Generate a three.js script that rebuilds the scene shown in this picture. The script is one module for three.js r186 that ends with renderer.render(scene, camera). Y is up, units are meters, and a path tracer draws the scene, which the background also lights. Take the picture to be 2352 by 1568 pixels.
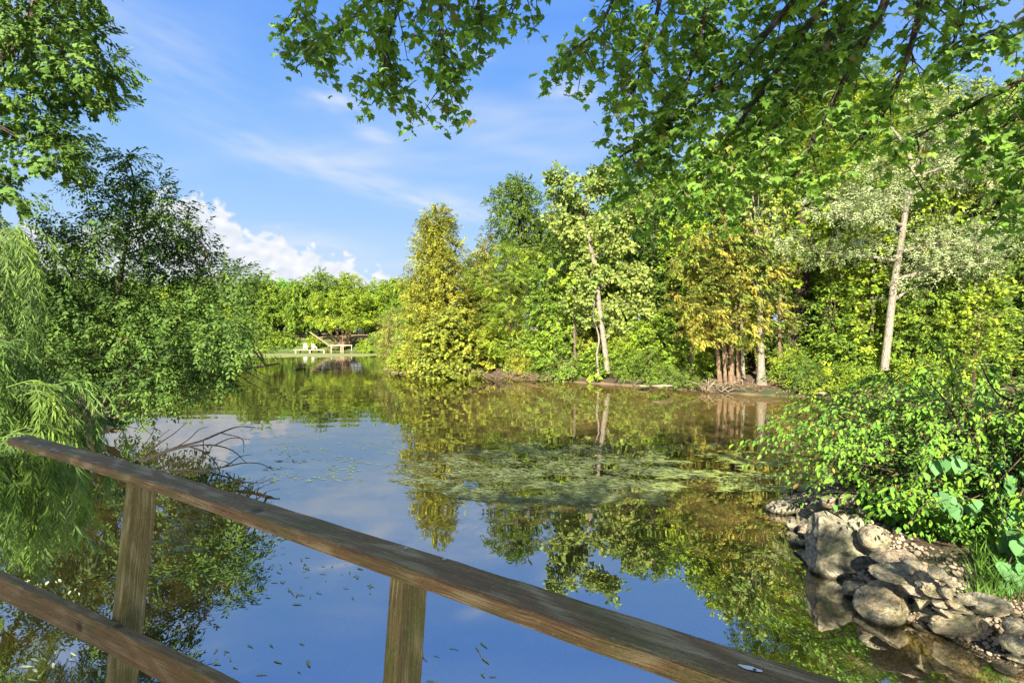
import * as THREE from 'three';
import { mergeGeometries } from 'three/addons/utils/BufferGeometryUtils.js';
import { createNoise2D, createNoise3D } from 'simplex-noise';

// ---------------------------------------------------------------- camera, sky, sun, exposure
const EXPOSURE = 4.2, SUN = 5;
const FX = 1200, CU = 1176, HV = 770, EYE = 2.5;          // lens in units of a 2352 x 1568 picture, horizon row, eye height above the pond
const scene = new THREE.Scene();
const camera = new THREE.PerspectiveCamera(2 * Math.atan(784 / FX) * 180 / Math.PI, 1.5, 0.05, 900);
camera.position.set(0, EYE, 0);
camera.rotation.x = -Math.atan((784 - HV) / FX);
const renderer = new THREE.WebGLRenderer({ antialias: true });
renderer.setSize(1024, 682);
renderer.toneMapping = THREE.LinearToneMapping;
renderer.toneMappingExposure = EXPOSURE;
renderer.shadowMap.enabled = true;

function mulberry(a) { return () => { a = (a + 0x6d2b79f5) | 0; let t = Math.imul(a ^ (a >>> 15), 1 | a); t = (t + Math.imul(t ^ (t >>> 7), 61 | t)) ^ t; return ((t ^ (t >>> 14)) >>> 0) / 4294967296; }; }
const n2 = createNoise2D(mulberry(11)), n3 = createNoise3D(mulberry(12));
const clamp = (x, a = 0, b = 1) => Math.min(b, Math.max(a, x)), lerp = (a, b, t) => a + (b - a) * t;
const smooth = (a, b, x) => { const t = clamp((x - a) / (b - a)); return t * t * (3 - 2 * t); };
const fbm2 = (x, y, o = 4) => { let s = 0, a = 0.5; for (let i = 0; i < o; i++) { s += a * n2(x, y); x *= 2.03; y *= 2.03; a *= 0.5; } return s; };
const fbm3 = (x, y, z, o = 4) => { let s = 0, a = 0.5; for (let i = 0; i < o; i++) { s += a * n3(x, y, z); x *= 2.03; y *= 2.03; z *= 2.03; a *= 0.5; } return s; };
const lin = (c) => (c <= 0.04045 ? c / 12.92 : ((c + 0.055) / 1.055) ** 2.4);
const V = (x, y, z) => new THREE.Vector3(x, y, z);
const at = (u, v, z) => V((u - CU) / FX * z, EYE + (HV - v) / FX * z, -z);     // direction of a picture point, at depth z
const onWater = (u, v) => at(u, v, EYE * FX / (v - HV));

{ // the sky: clear summer blue, thin cirrus, a bank of cumulus low over the horizon
  const W = 2560, Hh = 1280, data = new Float32Array(W * Hh * 4);
  const stops = [[-90, 150, 170, 190], [-0.01, 205, 224, 245], [0, 218, 236, 252], [6, 200, 227, 254], [12, 170, 211, 255], [20, 136, 190, 255], [31, 102, 163, 252], [40, 140, 186, 250], [52, 186, 210, 250], [90, 198, 216, 249]]
    .map(([e, ...c]) => [e, ...c.map((x) => lin(x / 255))]);
  const top = [[-180, 5], [-60, 7], [-47, 7.5], [-42, 8.5], [-38, 9.5], [-34, 12.5], [-30.5, 13.0], [-28.6, 12.4], [-27.3, 10.6], [-24, 9.3], [-21.5, 9.0], [-18, 7.7], [-14.5, 6.3], [-11, 4.2], [0, 4], [30, 6], [60, 7], [180, 5]];
  const table = (t, x) => { for (let i = 1; i < t.length; i++) if (x <= t[i][0]) return lerp(t[i - 1][1], t[i][1], (x - t[i - 1][0]) / (t[i][0] - t[i - 1][0])); return t[t.length - 1][1]; };
  const wisp = (az, el, a0, e0, ra, re, tilt) => { const da = az - a0, de = el - e0 - tilt * da, s = (da / ra) ** 2 + (de / re) ** 2; return s < 4 ? Math.exp(-s * 1.6) : 0; };
  for (let r = 0; r < Hh; r++) {
    const el = ((r + 0.5) / Hh - 0.5) * 180;
    let k = 1; while (k < stops.length - 1 && el > stops[k][0]) k++;
    const f = clamp((el - stops[k - 1][0]) / (stops[k][0] - stops[k - 1][0])), base = [1, 2, 3].map((c) => lerp(stops[k - 1][c], stops[k][c], f));
    for (let q = 0; q < W; q++) {
      const lon = ((q + 0.5) / W - 0.5) * 2 * Math.PI, x = Math.cos(lon), z = Math.sin(lon);
      const az = Math.atan2(x, -z) * 180 / Math.PI;
      let c0 = base[0], c1 = base[1], c2 = base[2];
      if (el > 0) {
        const ce = Math.cos(el * Math.PI / 180), X = x * ce, Z = z * ce, Y = Math.sin(el * Math.PI / 180);
        // thin cirrus, drawn out along the wind
        const px = X / (Y + 0.22), pz = Z / (Y + 0.22);
        const veil = clamp(0.42 + 1.0 * fbm2(px * 0.55 + pz * 0.2 + 4.1, pz * 1.3 - 2.2, 4)) * 0.43;
        const fine = 0.5 + 0.5 * fbm2(px * 2.2 + pz * 1.1, pz * 7.5 - px * 1.7, 4);
        let w = veil * veil * 2.2 * (0.55 + 0.9 * fine);
        const jag = 0.75 + 0.7 * fbm2(az * 0.16, el * 0.75 + az * 0.12, 4);
        w += jag * (0.5 * wisp(az, el, -17, 16.0, 15, 1.7, -0.19) + 0.5 * wisp(az, el, -6.5, 13.4, 6.5, 1.0, -0.16) + 0.62 * wisp(az, el, -19, 22.9, 3.6, 1.2, 0.02) + 0.55 * wisp(az, el, -14.6, 20.3, 2.6, 0.8, -0.1)
          + 0.66 * wisp(az, el, 6.6, 24.9, 4.0, 1.35, -0.05) + 0.3 * wisp(az, el, -4, 28, 2.4, 0.9, 0) + 0.3 * wisp(az, el, -20, 9.2, 4.5, 0.4, 0) + 0.3 * wisp(az, el, -42, 13.6, 4, 0.7, 0) + 0.22 * wisp(az, el, -34, 24, 9, 5, -0.3));
        w = clamp(w, 0, 0.85);
        c0 = lerp(c0, 0.80, w); c1 = lerp(c1, 0.87, w); c2 = lerp(c2, 0.98, w);
        if (el < 20) { // cumulus
          const h = table(top, az) + 1.5 * fbm2(az * 0.3 + 7, 3.1, 3), puff = fbm2(az * 0.55 + 3, el * 0.75, 5), edge = h + 1.8 * puff - el;
          const a = smooth(0, 0.55, edge) * smooth(0.5, 3.2, el) * 0.97;
          if (a > 0) {
            const body = clamp(0.72 + 0.55 * fbm2(az * 0.42 + 1.7, el * 0.6 + 9, 4) + 0.12 * smooth(0, 2.6, edge) * 0 - 0.14 * smooth(1.2, 5.5, edge));
            c0 = lerp(c0, lerp(0.60, 1.02, body), a); c1 = lerp(c1, lerp(0.70, 1.02, body), a); c2 = lerp(c2, lerp(0.88, 1.04, body), a);
          }
        }
      }
      const o = (r * W + q) * 4;
      data[o] = c0 / EXPOSURE; data[o + 1] = c1 / EXPOSURE; data[o + 2] = c2 / EXPOSURE; data[o + 3] = 1;
    }
  }
  const sky = new THREE.DataTexture(data, W, Hh, THREE.RGBAFormat, THREE.FloatType);
  sky.mapping = THREE.EquirectangularReflectionMapping; sky.magFilter = THREE.LinearFilter; sky.wrapS = THREE.RepeatWrapping; sky.needsUpdate = true;
  scene.background = sky; scene.environment = sky;
}
const SUN_AZ = -9 * Math.PI / 180, SUN_EL = 31 * Math.PI / 180;   // behind the viewer, a little to the left, late afternoon
const sunDir = V(Math.sin(SUN_AZ) * Math.cos(SUN_EL), Math.sin(SUN_EL), Math.cos(SUN_AZ) * Math.cos(SUN_EL));
const sun = new THREE.DirectionalLight(new THREE.Color().setRGB(1, 0.91, 0.73), SUN);
sun.name = 'sun'; sun.position.copy(sunDir).multiplyScalar(120); sun.target.position.set(0, 0, 0); sun.castShadow = true; sun.shadow.radius = 1;
Object.assign(sun.shadow.camera, { left: -90, right: 90, top: 60, bottom: -60, near: 1, far: 320 }); sun.shadow.mapSize.set(4096, 4096);
scene.add(sun, sun.target);

// ---------------------------------------------------------------- helpers
const taken = {};
function numbered(name) { const k = (taken[name] = (taken[name] ?? -1) + 1); return k ? name + '_' + String(k).padStart(3, '0') : name; }
function tag(o, label, category, group, kind) { o.userData.label = label; if (category) o.userData.category = category; if (group) o.userData.group = group; if (kind) o.userData.kind = kind; return o; }
function thing(name, label, category, pos, group) { const g = new THREE.Group(); g.name = numbered(name); if (pos) g.position.copy(pos); scene.add(g); return tag(g, label, category, group); }
function mesh(name, geo, mat, parent) { const m = new THREE.Mesh(geo, mat); m.name = parent ? name : numbered(name); m.castShadow = m.receiveShadow = true; (parent || scene).add(m); return m; }
function geom(pos, idx, uv, col) {
  const g = new THREE.BufferGeometry(); g.setAttribute('position', new THREE.Float32BufferAttribute(pos, 3));
  if (uv) g.setAttribute('uv', new THREE.Float32BufferAttribute(uv, 2));
  if (col) g.setAttribute('color', new THREE.Float32BufferAttribute(col, 3));
  if (idx) g.setIndex(idx); g.computeVertexNormals(); return g;
}
const rgb = (r, g, b) => new THREE.Color().setRGB(r, g, b);
function curve(pts, n) { return new THREE.CatmullRomCurve3(pts, false, 'centripetal').getPoints(n); }
// a tapered tube through points; uv in metres (u round, v along)
function tube(pts, radii, seg = 6, cap = true) {
  const n = pts.length, pos = [], uv = [], idx = []; let side = null, run = 0;
  for (let i = 0; i < n; i++) {
    const t = pts[Math.min(i + 1, n - 1)].clone().sub(pts[Math.max(i - 1, 0)]).normalize();
    if (!side) side = Math.abs(t.y) < 0.9 ? V(0, 1, 0).cross(t).normalize() : V(1, 0, 0).cross(t).normalize();
    side.addScaledVector(t, -side.dot(t)).normalize();
    const up = t.clone().cross(side), r = typeof radii === 'function' ? radii(i / (n - 1)) : lerp(radii[0], radii[1], i / (n - 1));
    if (i) run += pts[i].distanceTo(pts[i - 1]);
    for (let k = 0; k <= seg; k++) { const a = k / seg * 2 * Math.PI, c = Math.cos(a) * r, s = Math.sin(a) * r; pos.push(pts[i].x + side.x * c + up.x * s, pts[i].y + side.y * c + up.y * s, pts[i].z + side.z * c + up.z * s); uv.push(k / seg * 2 * Math.PI * Math.max(r, 0.02), run); }
    if (i) for (let k = 0; k < seg; k++) { const a = (i - 1) * (seg + 1) + k, b = a + seg + 1; idx.push(a, a + 1, b, a + 1, b + 1, b); }
  }
  if (cap) { const e = (n - 1) * (seg + 1), c = pos.length / 3; pos.push(pts[n - 1].x, pts[n - 1].y, pts[n - 1].z); uv.push(0, run); for (let k = 0; k < seg; k++) idx.push(e + k, e + k + 1, c); }
  return geom(pos, idx, uv);
}
// a sawn length of timber along a path: chamfered section of width w across and height h, u along it in metres
function timber(path, w, h, across, cham = 0.006, seed = 1, rough = 0.0005) {
  const sec = [[-w / 2 + cham, h / 2], [0, h / 2], [w / 2 - cham, h / 2], [w / 2, h / 2 - cham], [w / 2, 0], [w / 2, -h / 2 + cham], [w / 2 - cham, -h / 2], [0, -h / 2], [-w / 2 + cham, -h / 2], [-w / 2, -h / 2 + cham], [-w / 2, 0], [-w / 2, h / 2 - cham]];
  const pos = [], uv = [], idx = [], n = path.length, m = sec.length; let run = 0;
  for (let i = 0; i < n; i++) {
    const t = path[Math.min(i + 1, n - 1)].clone().sub(path[Math.max(i - 1, 0)]).normalize(), ax = across.clone().addScaledVector(t, -across.dot(t)).normalize(), up = ax.clone().cross(t); if (up.y < 0 || Math.abs(up.y) < 0.3) { if (up.dot(V(0.01, 1, 0.02)) < 0) up.negate(); }
    if (i) run += path[i].distanceTo(path[i - 1]);
    let per = 0;
    for (let k = 0; k <= m; k++) {
      const [a, b] = sec[k % m], j = rough * n3(run * 9 + seed * 7, a * 60, b * 60) * 2;
      if (k) per += Math.hypot(sec[k % m][0] - sec[k - 1][0], sec[k % m][1] - sec[k - 1][1]);
      pos.push(path[i].x + ax.x * (a + j) + up.x * (b + j), path[i].y + ax.y * (a + j) + up.y * (b + j), path[i].z + ax.z * (a + j) + up.z * (b + j)); uv.push(run + seed * 0.73, per + seed * 0.31);
    }
    if (i) for (let k = 0; k < m; k++) { const p = (i - 1) * (m + 1) + k, q = p + m + 1; idx.push(p, q, p + 1, p + 1, q, q + 1); }
  }
  for (const e of [0, n - 1]) { const c = pos.length / 3, o = e * (m + 1); pos.push(path[e].x, path[e].y, path[e].z); uv.push(seed, seed); for (let k = 0; k <= m; k++) { pos.push(pos[(o + k) * 3], pos[(o + k) * 3 + 1], pos[(o + k) * 3 + 2]); uv.push(seed + sec[k % m][0] * 0.2, seed + sec[k % m][1]); } for (let k = 0; k < m; k++) e ? idx.push(c, c + 1 + k, c + 2 + k) : idx.push(c, c + 2 + k, c + 1 + k); }
  const g = geom(pos, idx, uv).toNonIndexed(); g.computeVertexNormals(); return g;
}
const line = (a, b, n = 12) => Array.from({ length: n + 1 }, (_, i) => a.clone().lerp(b, i / n));
function dataTex(W, Hh, fn, srgb = true) {
  const d = new Uint8Array(W * Hh * 4), c = [0, 0, 0];
  for (let y = 0; y < Hh; y++) for (let x = 0; x < W; x++) { fn(x / W, y / Hh, c); const o = (y * W + x) * 4; for (let k = 0; k < 3; k++) d[o + k] = clamp(c[k]) * 255; d[o + 3] = 255; }
  const t = new THREE.DataTexture(d, W, Hh); t.magFilter = THREE.LinearFilter; t.minFilter = THREE.LinearFilter; t.wrapS = t.wrapT = THREE.RepeatWrapping; if (srgb) t.colorSpace = THREE.SRGBColorSpace; t.needsUpdate = true; return t;
}
// noise that tiles on the unit square
const tile = (x, y, fx, fy, seed) => { const a = x * 2 * Math.PI, b = y * 2 * Math.PI; return n3(Math.cos(a) * fx / 6.28 + seed, Math.sin(a) * fx / 6.28 + Math.cos(b) * fy / 6.28, Math.sin(b) * fy / 6.28 + seed * 1.7); };
const rep = (t, x, y) => { const c = t.clone(); c.repeat.set(x, y); c.needsUpdate = true; return c; };

// ---------------------------------------------------------------- textures and materials
const barkTex = dataTex(256, 512, (x, y, c) => { const g = 0.5 + 0.5 * tile(x, y, 34, 7, 3), f = 0.5 + 0.5 * tile(x, y, 60, 40, 8), v = 0.45 + 0.45 * g * g + 0.25 * (f - 0.5); c[0] = v; c[1] = v * 0.97; c[2] = v * 0.93; });
const barkBump = dataTex(256, 512, (x, y, c) => { c[0] = c[1] = c[2] = clamp(0.5 + 0.38 * tile(x, y, 34, 7, 3) + 0.2 * tile(x, y, 60, 40, 8)); }, false);
const bark = (r, g, b, bump = 0.012) => new THREE.MeshStandardMaterial({ color: rgb(r, g, b), map: rep(barkTex, 1.6, 0.8), bumpMap: rep(barkBump, 1.6, 0.8), bumpScale: bump, roughness: 0.92 });
const M = { darkBark: bark(0.13, 0.095, 0.07), greyBark: bark(0.30, 0.25, 0.20), tanBark: bark(0.44, 0.31, 0.20), paleBark: bark(0.56, 0.52, 0.44, 0.004), twig: bark(0.17, 0.12, 0.085, 0.002), wetTwig: bark(0.022, 0.017, 0.013, 0.002), willowTwig: bark(0.16, 0.15, 0.06, 0.001), drift: bark(0.62, 0.5, 0.37, 0.003) };
const leafMat = (through = 0.35, rough = 0.72) => new THREE.MeshPhysicalMaterial({ color: 0xffffff, transmission: through, thickness: 0, roughness: rough, ior: 1.4, specularIntensity: 0.35, side: THREE.DoubleSide });
const LEAF = leafMat(0.36, 0.8), LEAF_GLOSS = leafMat(0.3, 0.6), LEAF_THIN = leafMat(0.55, 0.85);
// ---------------------------------------------------------------- pond, banks, bed
const SHORE = [[4.5, 2], [4.5, -2.4], [4.15, -3.3], [3.75, -3.95], [3.45, -4.45], [3.35, -5.1], [3.55, -5.9], [3.85, -6.9], [4.15, -7.9], [4.9, -8.5], [6.5, -9.0], [9, -9.6], [14, -10.2], [24, -10.8], [60, -12],
  [60, -16.5], [30, -17.6], [18.4, -18.9], [12.5, -20.7], [9.7, -22.2], [5, -26.6], [1.5, -29.2], [-2, -31.6], [-6, -34.6], [-9.25, -37.2], [-9.6, -39], [-9.5, -43], [-12, -52], [-16, -66], [-20, -76], [-27, -80], [-38, -80.5], [-52, -79], [-66, -74], [-60, -58], [-42, -42], [-28, -29], [-18, -20.5], [-13.2, -17],
  [-11.6, -16], [-11, -14.5], [-10.1, -12.6], [-9.4, -10.4], [-8.0, -8.0], [-6.8, -6.2], [-5.6, -4.4], [-4.8, -2.6], [-4.4, -1], [-4.2, 2], [-4, 9], [4, 9]];
function shoreDist(x, z) { // > 0 in the water
  let best = 1e9, inside = false;
  for (let i = 0, j = SHORE.length - 1; i < SHORE.length; j = i++) {
    const [ax, az] = SHORE[j], [bx, bz] = SHORE[i], dx = bx - ax, dz = bz - az, t = clamp(((x - ax) * dx + (z - az) * dz) / (dx * dx + dz * dz));
    best = Math.min(best, (x - ax - dx * t) ** 2 + (z - az - dz * t) ** 2);
    if ((az > z) !== (bz > z) && x < (bx - ax) * (z - az) / (bz - az) + ax) inside = !inside;
  }
  return Math.sqrt(best) * (inside ? 1 : -1);
}
const far = (z) => smooth(-62, -74, z);
function landY(x, z) {
  let d = shoreDist(x, z); d += 0.22 * n2(x * 0.8, z * 0.8) * clamp(Math.abs(d) + 0.3, 0, 1);
  if (d > 0) return -Math.min(1.7, 0.03 + 0.26 * d) + 0.04 * n2(x * 1.7, z * 1.7) * clamp(d);
  d = -d;
  const rise = lerp(2.4 * (1 - Math.exp(-d / 7)), 2.2 * smooth(0, 7.5, d) + 1.5 * smooth(6, 40, d), far(z));
  return 0.02 + smooth(0, 0.5, d) * 0.12 + rise + 0.12 * n2(x * 0.35 + 9, z * 0.35) * clamp(d * 0.6) + 0.03 * n2(x * 2.3, z * 2.3) * clamp(d);
}
{
  const xs = [], zs = [];
  const warp = (t, near, reach) => Math.sign(t) * (near * Math.abs(t) + (reach - near) * Math.abs(t) ** 4);
  for (let i = 0; i <= 340; i++) xs.push(warp(i / 170 - 1, 46, 300));
  for (let i = 0; i <= 420; i++) { const t = i / 420; zs.push(t < 0.12 ? lerp(60, 2, (t / 0.12) ** 0.6) : lerp(2, -60, ((t - 0.12) / 0.68) ** 1.5) * (t < 0.8 ? 1 : 0) + (t >= 0.8 ? -60 - 300 * ((t - 0.8) / 0.2) ** 1.8 : 0)); }
  const pos = [], col = [], uv = [], idx = [], C = (r, g, b) => [r, g, b];
  const sand = C(0.46, 0.34, 0.185), leftShade = C(0.075, 0.066, 0.028), deep = C(0.085, 0.075, 0.03), silt = C(0.38, 0.32, 0.235), algae = C(0.20, 0.18, 0.07), mud = C(0.06, 0.044, 0.027), litter = C(0.16, 0.098, 0.052), moss = C(0.07, 0.095, 0.03), lawn = C(0.13, 0.20, 0.035), dry = C(0.42, 0.31, 0.15);
  const mix = (a, b, t) => a.map((v, i) => lerp(v, b[i], clamp(t)));
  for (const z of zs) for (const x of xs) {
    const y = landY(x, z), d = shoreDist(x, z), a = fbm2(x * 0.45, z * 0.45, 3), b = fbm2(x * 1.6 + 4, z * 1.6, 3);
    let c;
    if (y < 0) c = mix(mix(mix(mix(sand, leftShade, smooth(1.2, -1.2, x + a)), mix(silt, leftShade, smooth(-1.0, -4.0, x + a)), smooth(0.6, 2.6, d + a * 1.6)), algae, smooth(0.05, 0.4, b + 0.4 * a)), deep, smooth(4.6, 8, d + a * 2 + b));  // dark left shallows and deep middle are shade and lost light painted on the bed
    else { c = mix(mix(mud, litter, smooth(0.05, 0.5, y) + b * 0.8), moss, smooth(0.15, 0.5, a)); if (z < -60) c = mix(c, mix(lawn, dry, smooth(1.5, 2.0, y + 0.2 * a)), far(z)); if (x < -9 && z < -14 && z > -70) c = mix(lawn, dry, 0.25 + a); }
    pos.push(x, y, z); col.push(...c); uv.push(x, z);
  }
  const nx = xs.length;
  for (let j = 1; j < zs.length; j++) for (let i = 1; i < nx; i++) { const a = (j - 1) * nx + i - 1, b = a + 1, c = a + nx, d = c + 1; idx.push(a, b, c, b, d, c); }
  const grit = dataTex(512, 512, (x, y, c) => { const v = 0.74 + 0.26 * (0.6 * tile(x, y, 90, 90, 2) + 0.5 * tile(x, y, 240, 240, 5)); c[0] = v; c[1] = v; c[2] = v * 0.98; });
  const gritB = dataTex(512, 512, (x, y, c) => { c[0] = c[1] = c[2] = clamp(0.5 + 0.3 * tile(x, y, 90, 90, 2) + 0.25 * tile(x, y, 240, 240, 5)); }, false);
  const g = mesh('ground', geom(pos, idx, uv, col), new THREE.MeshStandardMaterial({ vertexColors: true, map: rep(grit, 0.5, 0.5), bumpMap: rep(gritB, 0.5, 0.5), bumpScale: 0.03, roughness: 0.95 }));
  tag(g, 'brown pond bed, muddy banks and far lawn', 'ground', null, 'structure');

  // the water: a thin clear tinted sheet over the bed, nearly calm
  const W = 1792, x0 = -72, x1 = 66, z0 = -90, z1 = 12, hgt = new Float32Array(W * W);
  for (let j = 0; j < W; j++) for (let i = 0; i < W; i++) {
    const x = x0 + (x1 - x0) * (i + 0.5) / W, z = z0 + (z1 - z0) * (j + 0.5) / W;
    const breeze = 0.10 + 0.9 * smooth(0.12, 0.42, fbm2(x * 0.05 + z * 0.02 + 3.3, z * 0.13 + 1, 2)) * smooth(-14, -22, z) + 0.35 * smooth(-24, -34, z);
    hgt[j * W + i] = 0.5 + 0.5 * clamp(0.11 * n2(x * 0.45, z * 0.9) + breeze * (0.10 * n2(x * 1.9 + z * 0.5, z * 3.1) + 0.045 * n2(x * 3.6 - 2, z * 5.3 + x)), -1, 1);
  }
  const ripple = new THREE.DataTexture(hgt, W, W, THREE.RedFormat, THREE.FloatType); ripple.magFilter = THREE.LinearFilter; ripple.needsUpdate = true;
  const wg = geom([x0, 0, z1, x1, 0, z1, x1, 0, z0, x0, 0, z0], [0, 1, 2, 0, 2, 3], [0, 1, 1, 1, 1, 0, 0, 0]);
  const water = mesh('pond_water', wg, new THREE.MeshPhysicalMaterial({ color: rgb(0.85, 0.80, 0.58), transmission: 1, thickness: 0, roughness: 0.0, ior: 6, bumpMap: ripple, bumpScale: 0.02, side: THREE.DoubleSide }));
  tag(water, 'calm brown-green pond water mirroring trees and sky', 'water', null, 'structure');
}
// ---------------------------------------------------------------- leaves, twigs, trees
// a leaf lies along +z from its stalk, face up; outline = [[distance along, half width], ...], folded a little along the midrib
function leafShape(outline, fold = 0.25, curl = 0.15) {
  const pos = [], idx = []; const L = outline[outline.length - 1][0];
  for (const [z, w] of outline) { const d = -curl * z * z / L; pos.push(-w, d + w * fold, z, 0, d, z, w, d + w * fold, z); }
  for (let i = 1; i < outline.length; i++) { const a = (i - 1) * 3, b = i * 3; if (outline[i - 1][1] > 0) idx.push(a, b, a + 1, a + 1, b + 2, a + 2); if (outline[i][1] > 0) idx.push(b, b + 1, a + 1, b + 1, b + 2, a + 1); }
  return geom(pos, idx);
}
const OVAL = leafShape([[0, 0], [0.32, 0.2], [0.66, 0.19], [1, 0]]);
const NARROW = leafShape([[0, 0], [0.35, 0.052], [1, 0]], 0.2, 0.2);
const RHOMB = (w) => leafShape([[0, 0], [0.5, w], [1, 0]], 0.3, 0.2);
const mapleLeaf = (cup, wave, skew) => { // five-lobed, slightly cupped
  const o = [[0, 0.06], [0.10, 0.0], [0.30, 0.05], [0.43, 0.02], [0.36, 0.18], [0.58, 0.30], [0.42, 0.36], [0.40, 0.48], [0.56, 0.66], [0.36, 0.62], [0.24, 0.56], [0.20, 0.70], [0.12, 0.78], [0.05, 1.0]];
  const out = [...o.slice(1), ...o.slice(1).reverse().map(([x, y]) => [-x, y])], pos = [0, 0.02, 0.4], idx = [];
  for (const [x, y] of out) pos.push(x * (1 + skew * y), -cup * (x * x + (y - 0.4) ** 2) + wave * Math.sin(x * 9 + y * 5), y * (1 - 0.12 * skew * x));
  const n = out.length; for (let i = 0; i < n; i++) idx.push(0, 1 + (i + 1) % n, 1 + i);
  idx.push(0, 1, n); const b = pos.length / 3; pos.push(-0.012, 0.03, -0.55, 0.012, 0.03, -0.55, 0, 0.01, 0.1, 0, 0.04, 0.1); idx.push(b, b + 1, b + 2, b, b + 3, b + 1);
  return geom(pos, idx);
};
const MAPLES = [mapleLeaf(0.22, 0.05, 0), mapleLeaf(0.75, 0.08, 0.2), mapleLeaf(-0.35, 0.1, -0.2)], MAPLE = MAPLES[0];
function placed(g, m) { const c = g.clone(); c.applyMatrix4(m); return c; }
const UP = V(0, 1, 0);
function frame(fwd, up = UP) { const z = fwd.clone().normalize(), x = up.clone().cross(z); if (x.lengthSq() < 1e-6) x.set(1, 0, 0); x.normalize(); return new THREE.Matrix4().makeBasis(x, z.clone().cross(x), z); }
const lay = (p, fwd, up, s) => { const m = frame(fwd, up); m.scale(V(s, s, s)); m.setPosition(p); return m; };
// a twig along +z with leaves alternately to its sides
function twigGeo(seed, n, leaf, leafLen, { spread = 0.8, flat = 0.35, length = 0.5, pitch = 0, drop = 0 } = {}) {
  const R = mulberry(seed), parts = [];
  for (let i = 0; i < n; i++) {
    const t = (i + 0.6) / n, s = i % 2 ? 1 : -1, p = V((R() - 0.5) * 0.12 * length, (R() - 0.5) * flat * length * 0.5, t * length);
    const dir = V(s * spread * (0.6 + 0.7 * R()), (R() - 0.5) * flat * 2 + pitch, 0.55 + 0.7 * R() - drop), up = V((R() - 0.5) * flat * 2.4, 1, (R() - 0.5) * flat * 2.4);
    parts.push(placed(leaf, lay(p, dir, up, leafLen * (0.75 + 0.5 * R()))));
  }
  return mergeGeometries(parts);
}
const TW = {
  broad: [1, 2, 3].map((s) => twigGeo(s, 19, RHOMB(0.36), 0.135, { length: 0.5, flat: 0.75, spread: 0.9 })),
  fine: [4, 5, 6].map((s) => twigGeo(s, 26, RHOMB(0.3), 0.085, { length: 0.62, flat: 0.3, spread: 1.0 })),
  conifer: [7, 8, 9].map((s) => twigGeo(s, 22, RHOMB(0.2), 0.15, { length: 0.5, flat: 0.65, spread: 0.75, drop: -0.1 })),
  clump: [10, 11, 12].map((s) => twigGeo(s, 14, RHOMB(0.42), 0.17, { length: 0.32, flat: 1.0, spread: 0.9 })),
  oval: [13, 14, 15].map((s) => twigGeo(s, 14, OVAL, 0.095, { length: 0.42, flat: 0.6, spread: 0.9 })),
  narrow: [16, 17, 18].map((s) => twigGeo(s, 18, RHOMB(0.16), 0.12, { length: 0.42, flat: 0.7, spread: 0.6 })),
  coarse: [19, 20, 21].map((s) => twigGeo(s, 24, RHOMB(0.38), 0.21, { length: 0.9, flat: 0.8, spread: 0.9 })),
  maple: [22, 23, 24].map((s) => twigGeo(s, 13, MAPLE, 0.088, { length: 0.42, flat: 0.5, spread: 0.9, pitch: -0.35 })),
};
// colours of leaf tissue (linear)
const PAL = {
  gold: [[0.345, 0.345, 0.035], [0.19, 0.215, 0.028]], amber: [[0.37, 0.30, 0.045], [0.19, 0.235, 0.03]], lime: [[0.30, 0.385, 0.028], [0.16, 0.25, 0.02]], fresh: [[0.225, 0.33, 0.032], [0.105, 0.185, 0.02]],
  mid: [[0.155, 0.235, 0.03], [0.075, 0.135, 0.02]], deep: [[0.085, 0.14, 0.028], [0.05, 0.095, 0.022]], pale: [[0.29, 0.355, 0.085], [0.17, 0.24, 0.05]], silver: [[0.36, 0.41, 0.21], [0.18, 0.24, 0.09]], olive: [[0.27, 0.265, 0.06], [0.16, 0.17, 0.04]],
  vivid: [[0.19, 0.42, 0.03], [0.11, 0.28, 0.025]],
};
const tmpC = new THREE.Color();
function tint(pal, f, R, out = tmpC) { const [a, b] = pal, j = 0.82 + 0.36 * R(), k = clamp(f); return out.setRGB(lerp(b[0], a[0], k) * j * (0.92 + 0.16 * R()), lerp(b[1], a[1], k) * j, lerp(b[2], a[2], k) * j); }
function instanced(name, geo, mat, mats, cols, parent) {
  const o = new THREE.InstancedMesh(geo, mat, mats.length); o.name = name; o.castShadow = o.receiveShadow = true;
  mats.forEach((m, i) => o.setMatrixAt(i, m)); cols.forEach((c, i) => o.setColorAt(i, c)); o.userData.kind = 'stuff'; parent.add(o); return o;
}
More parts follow.
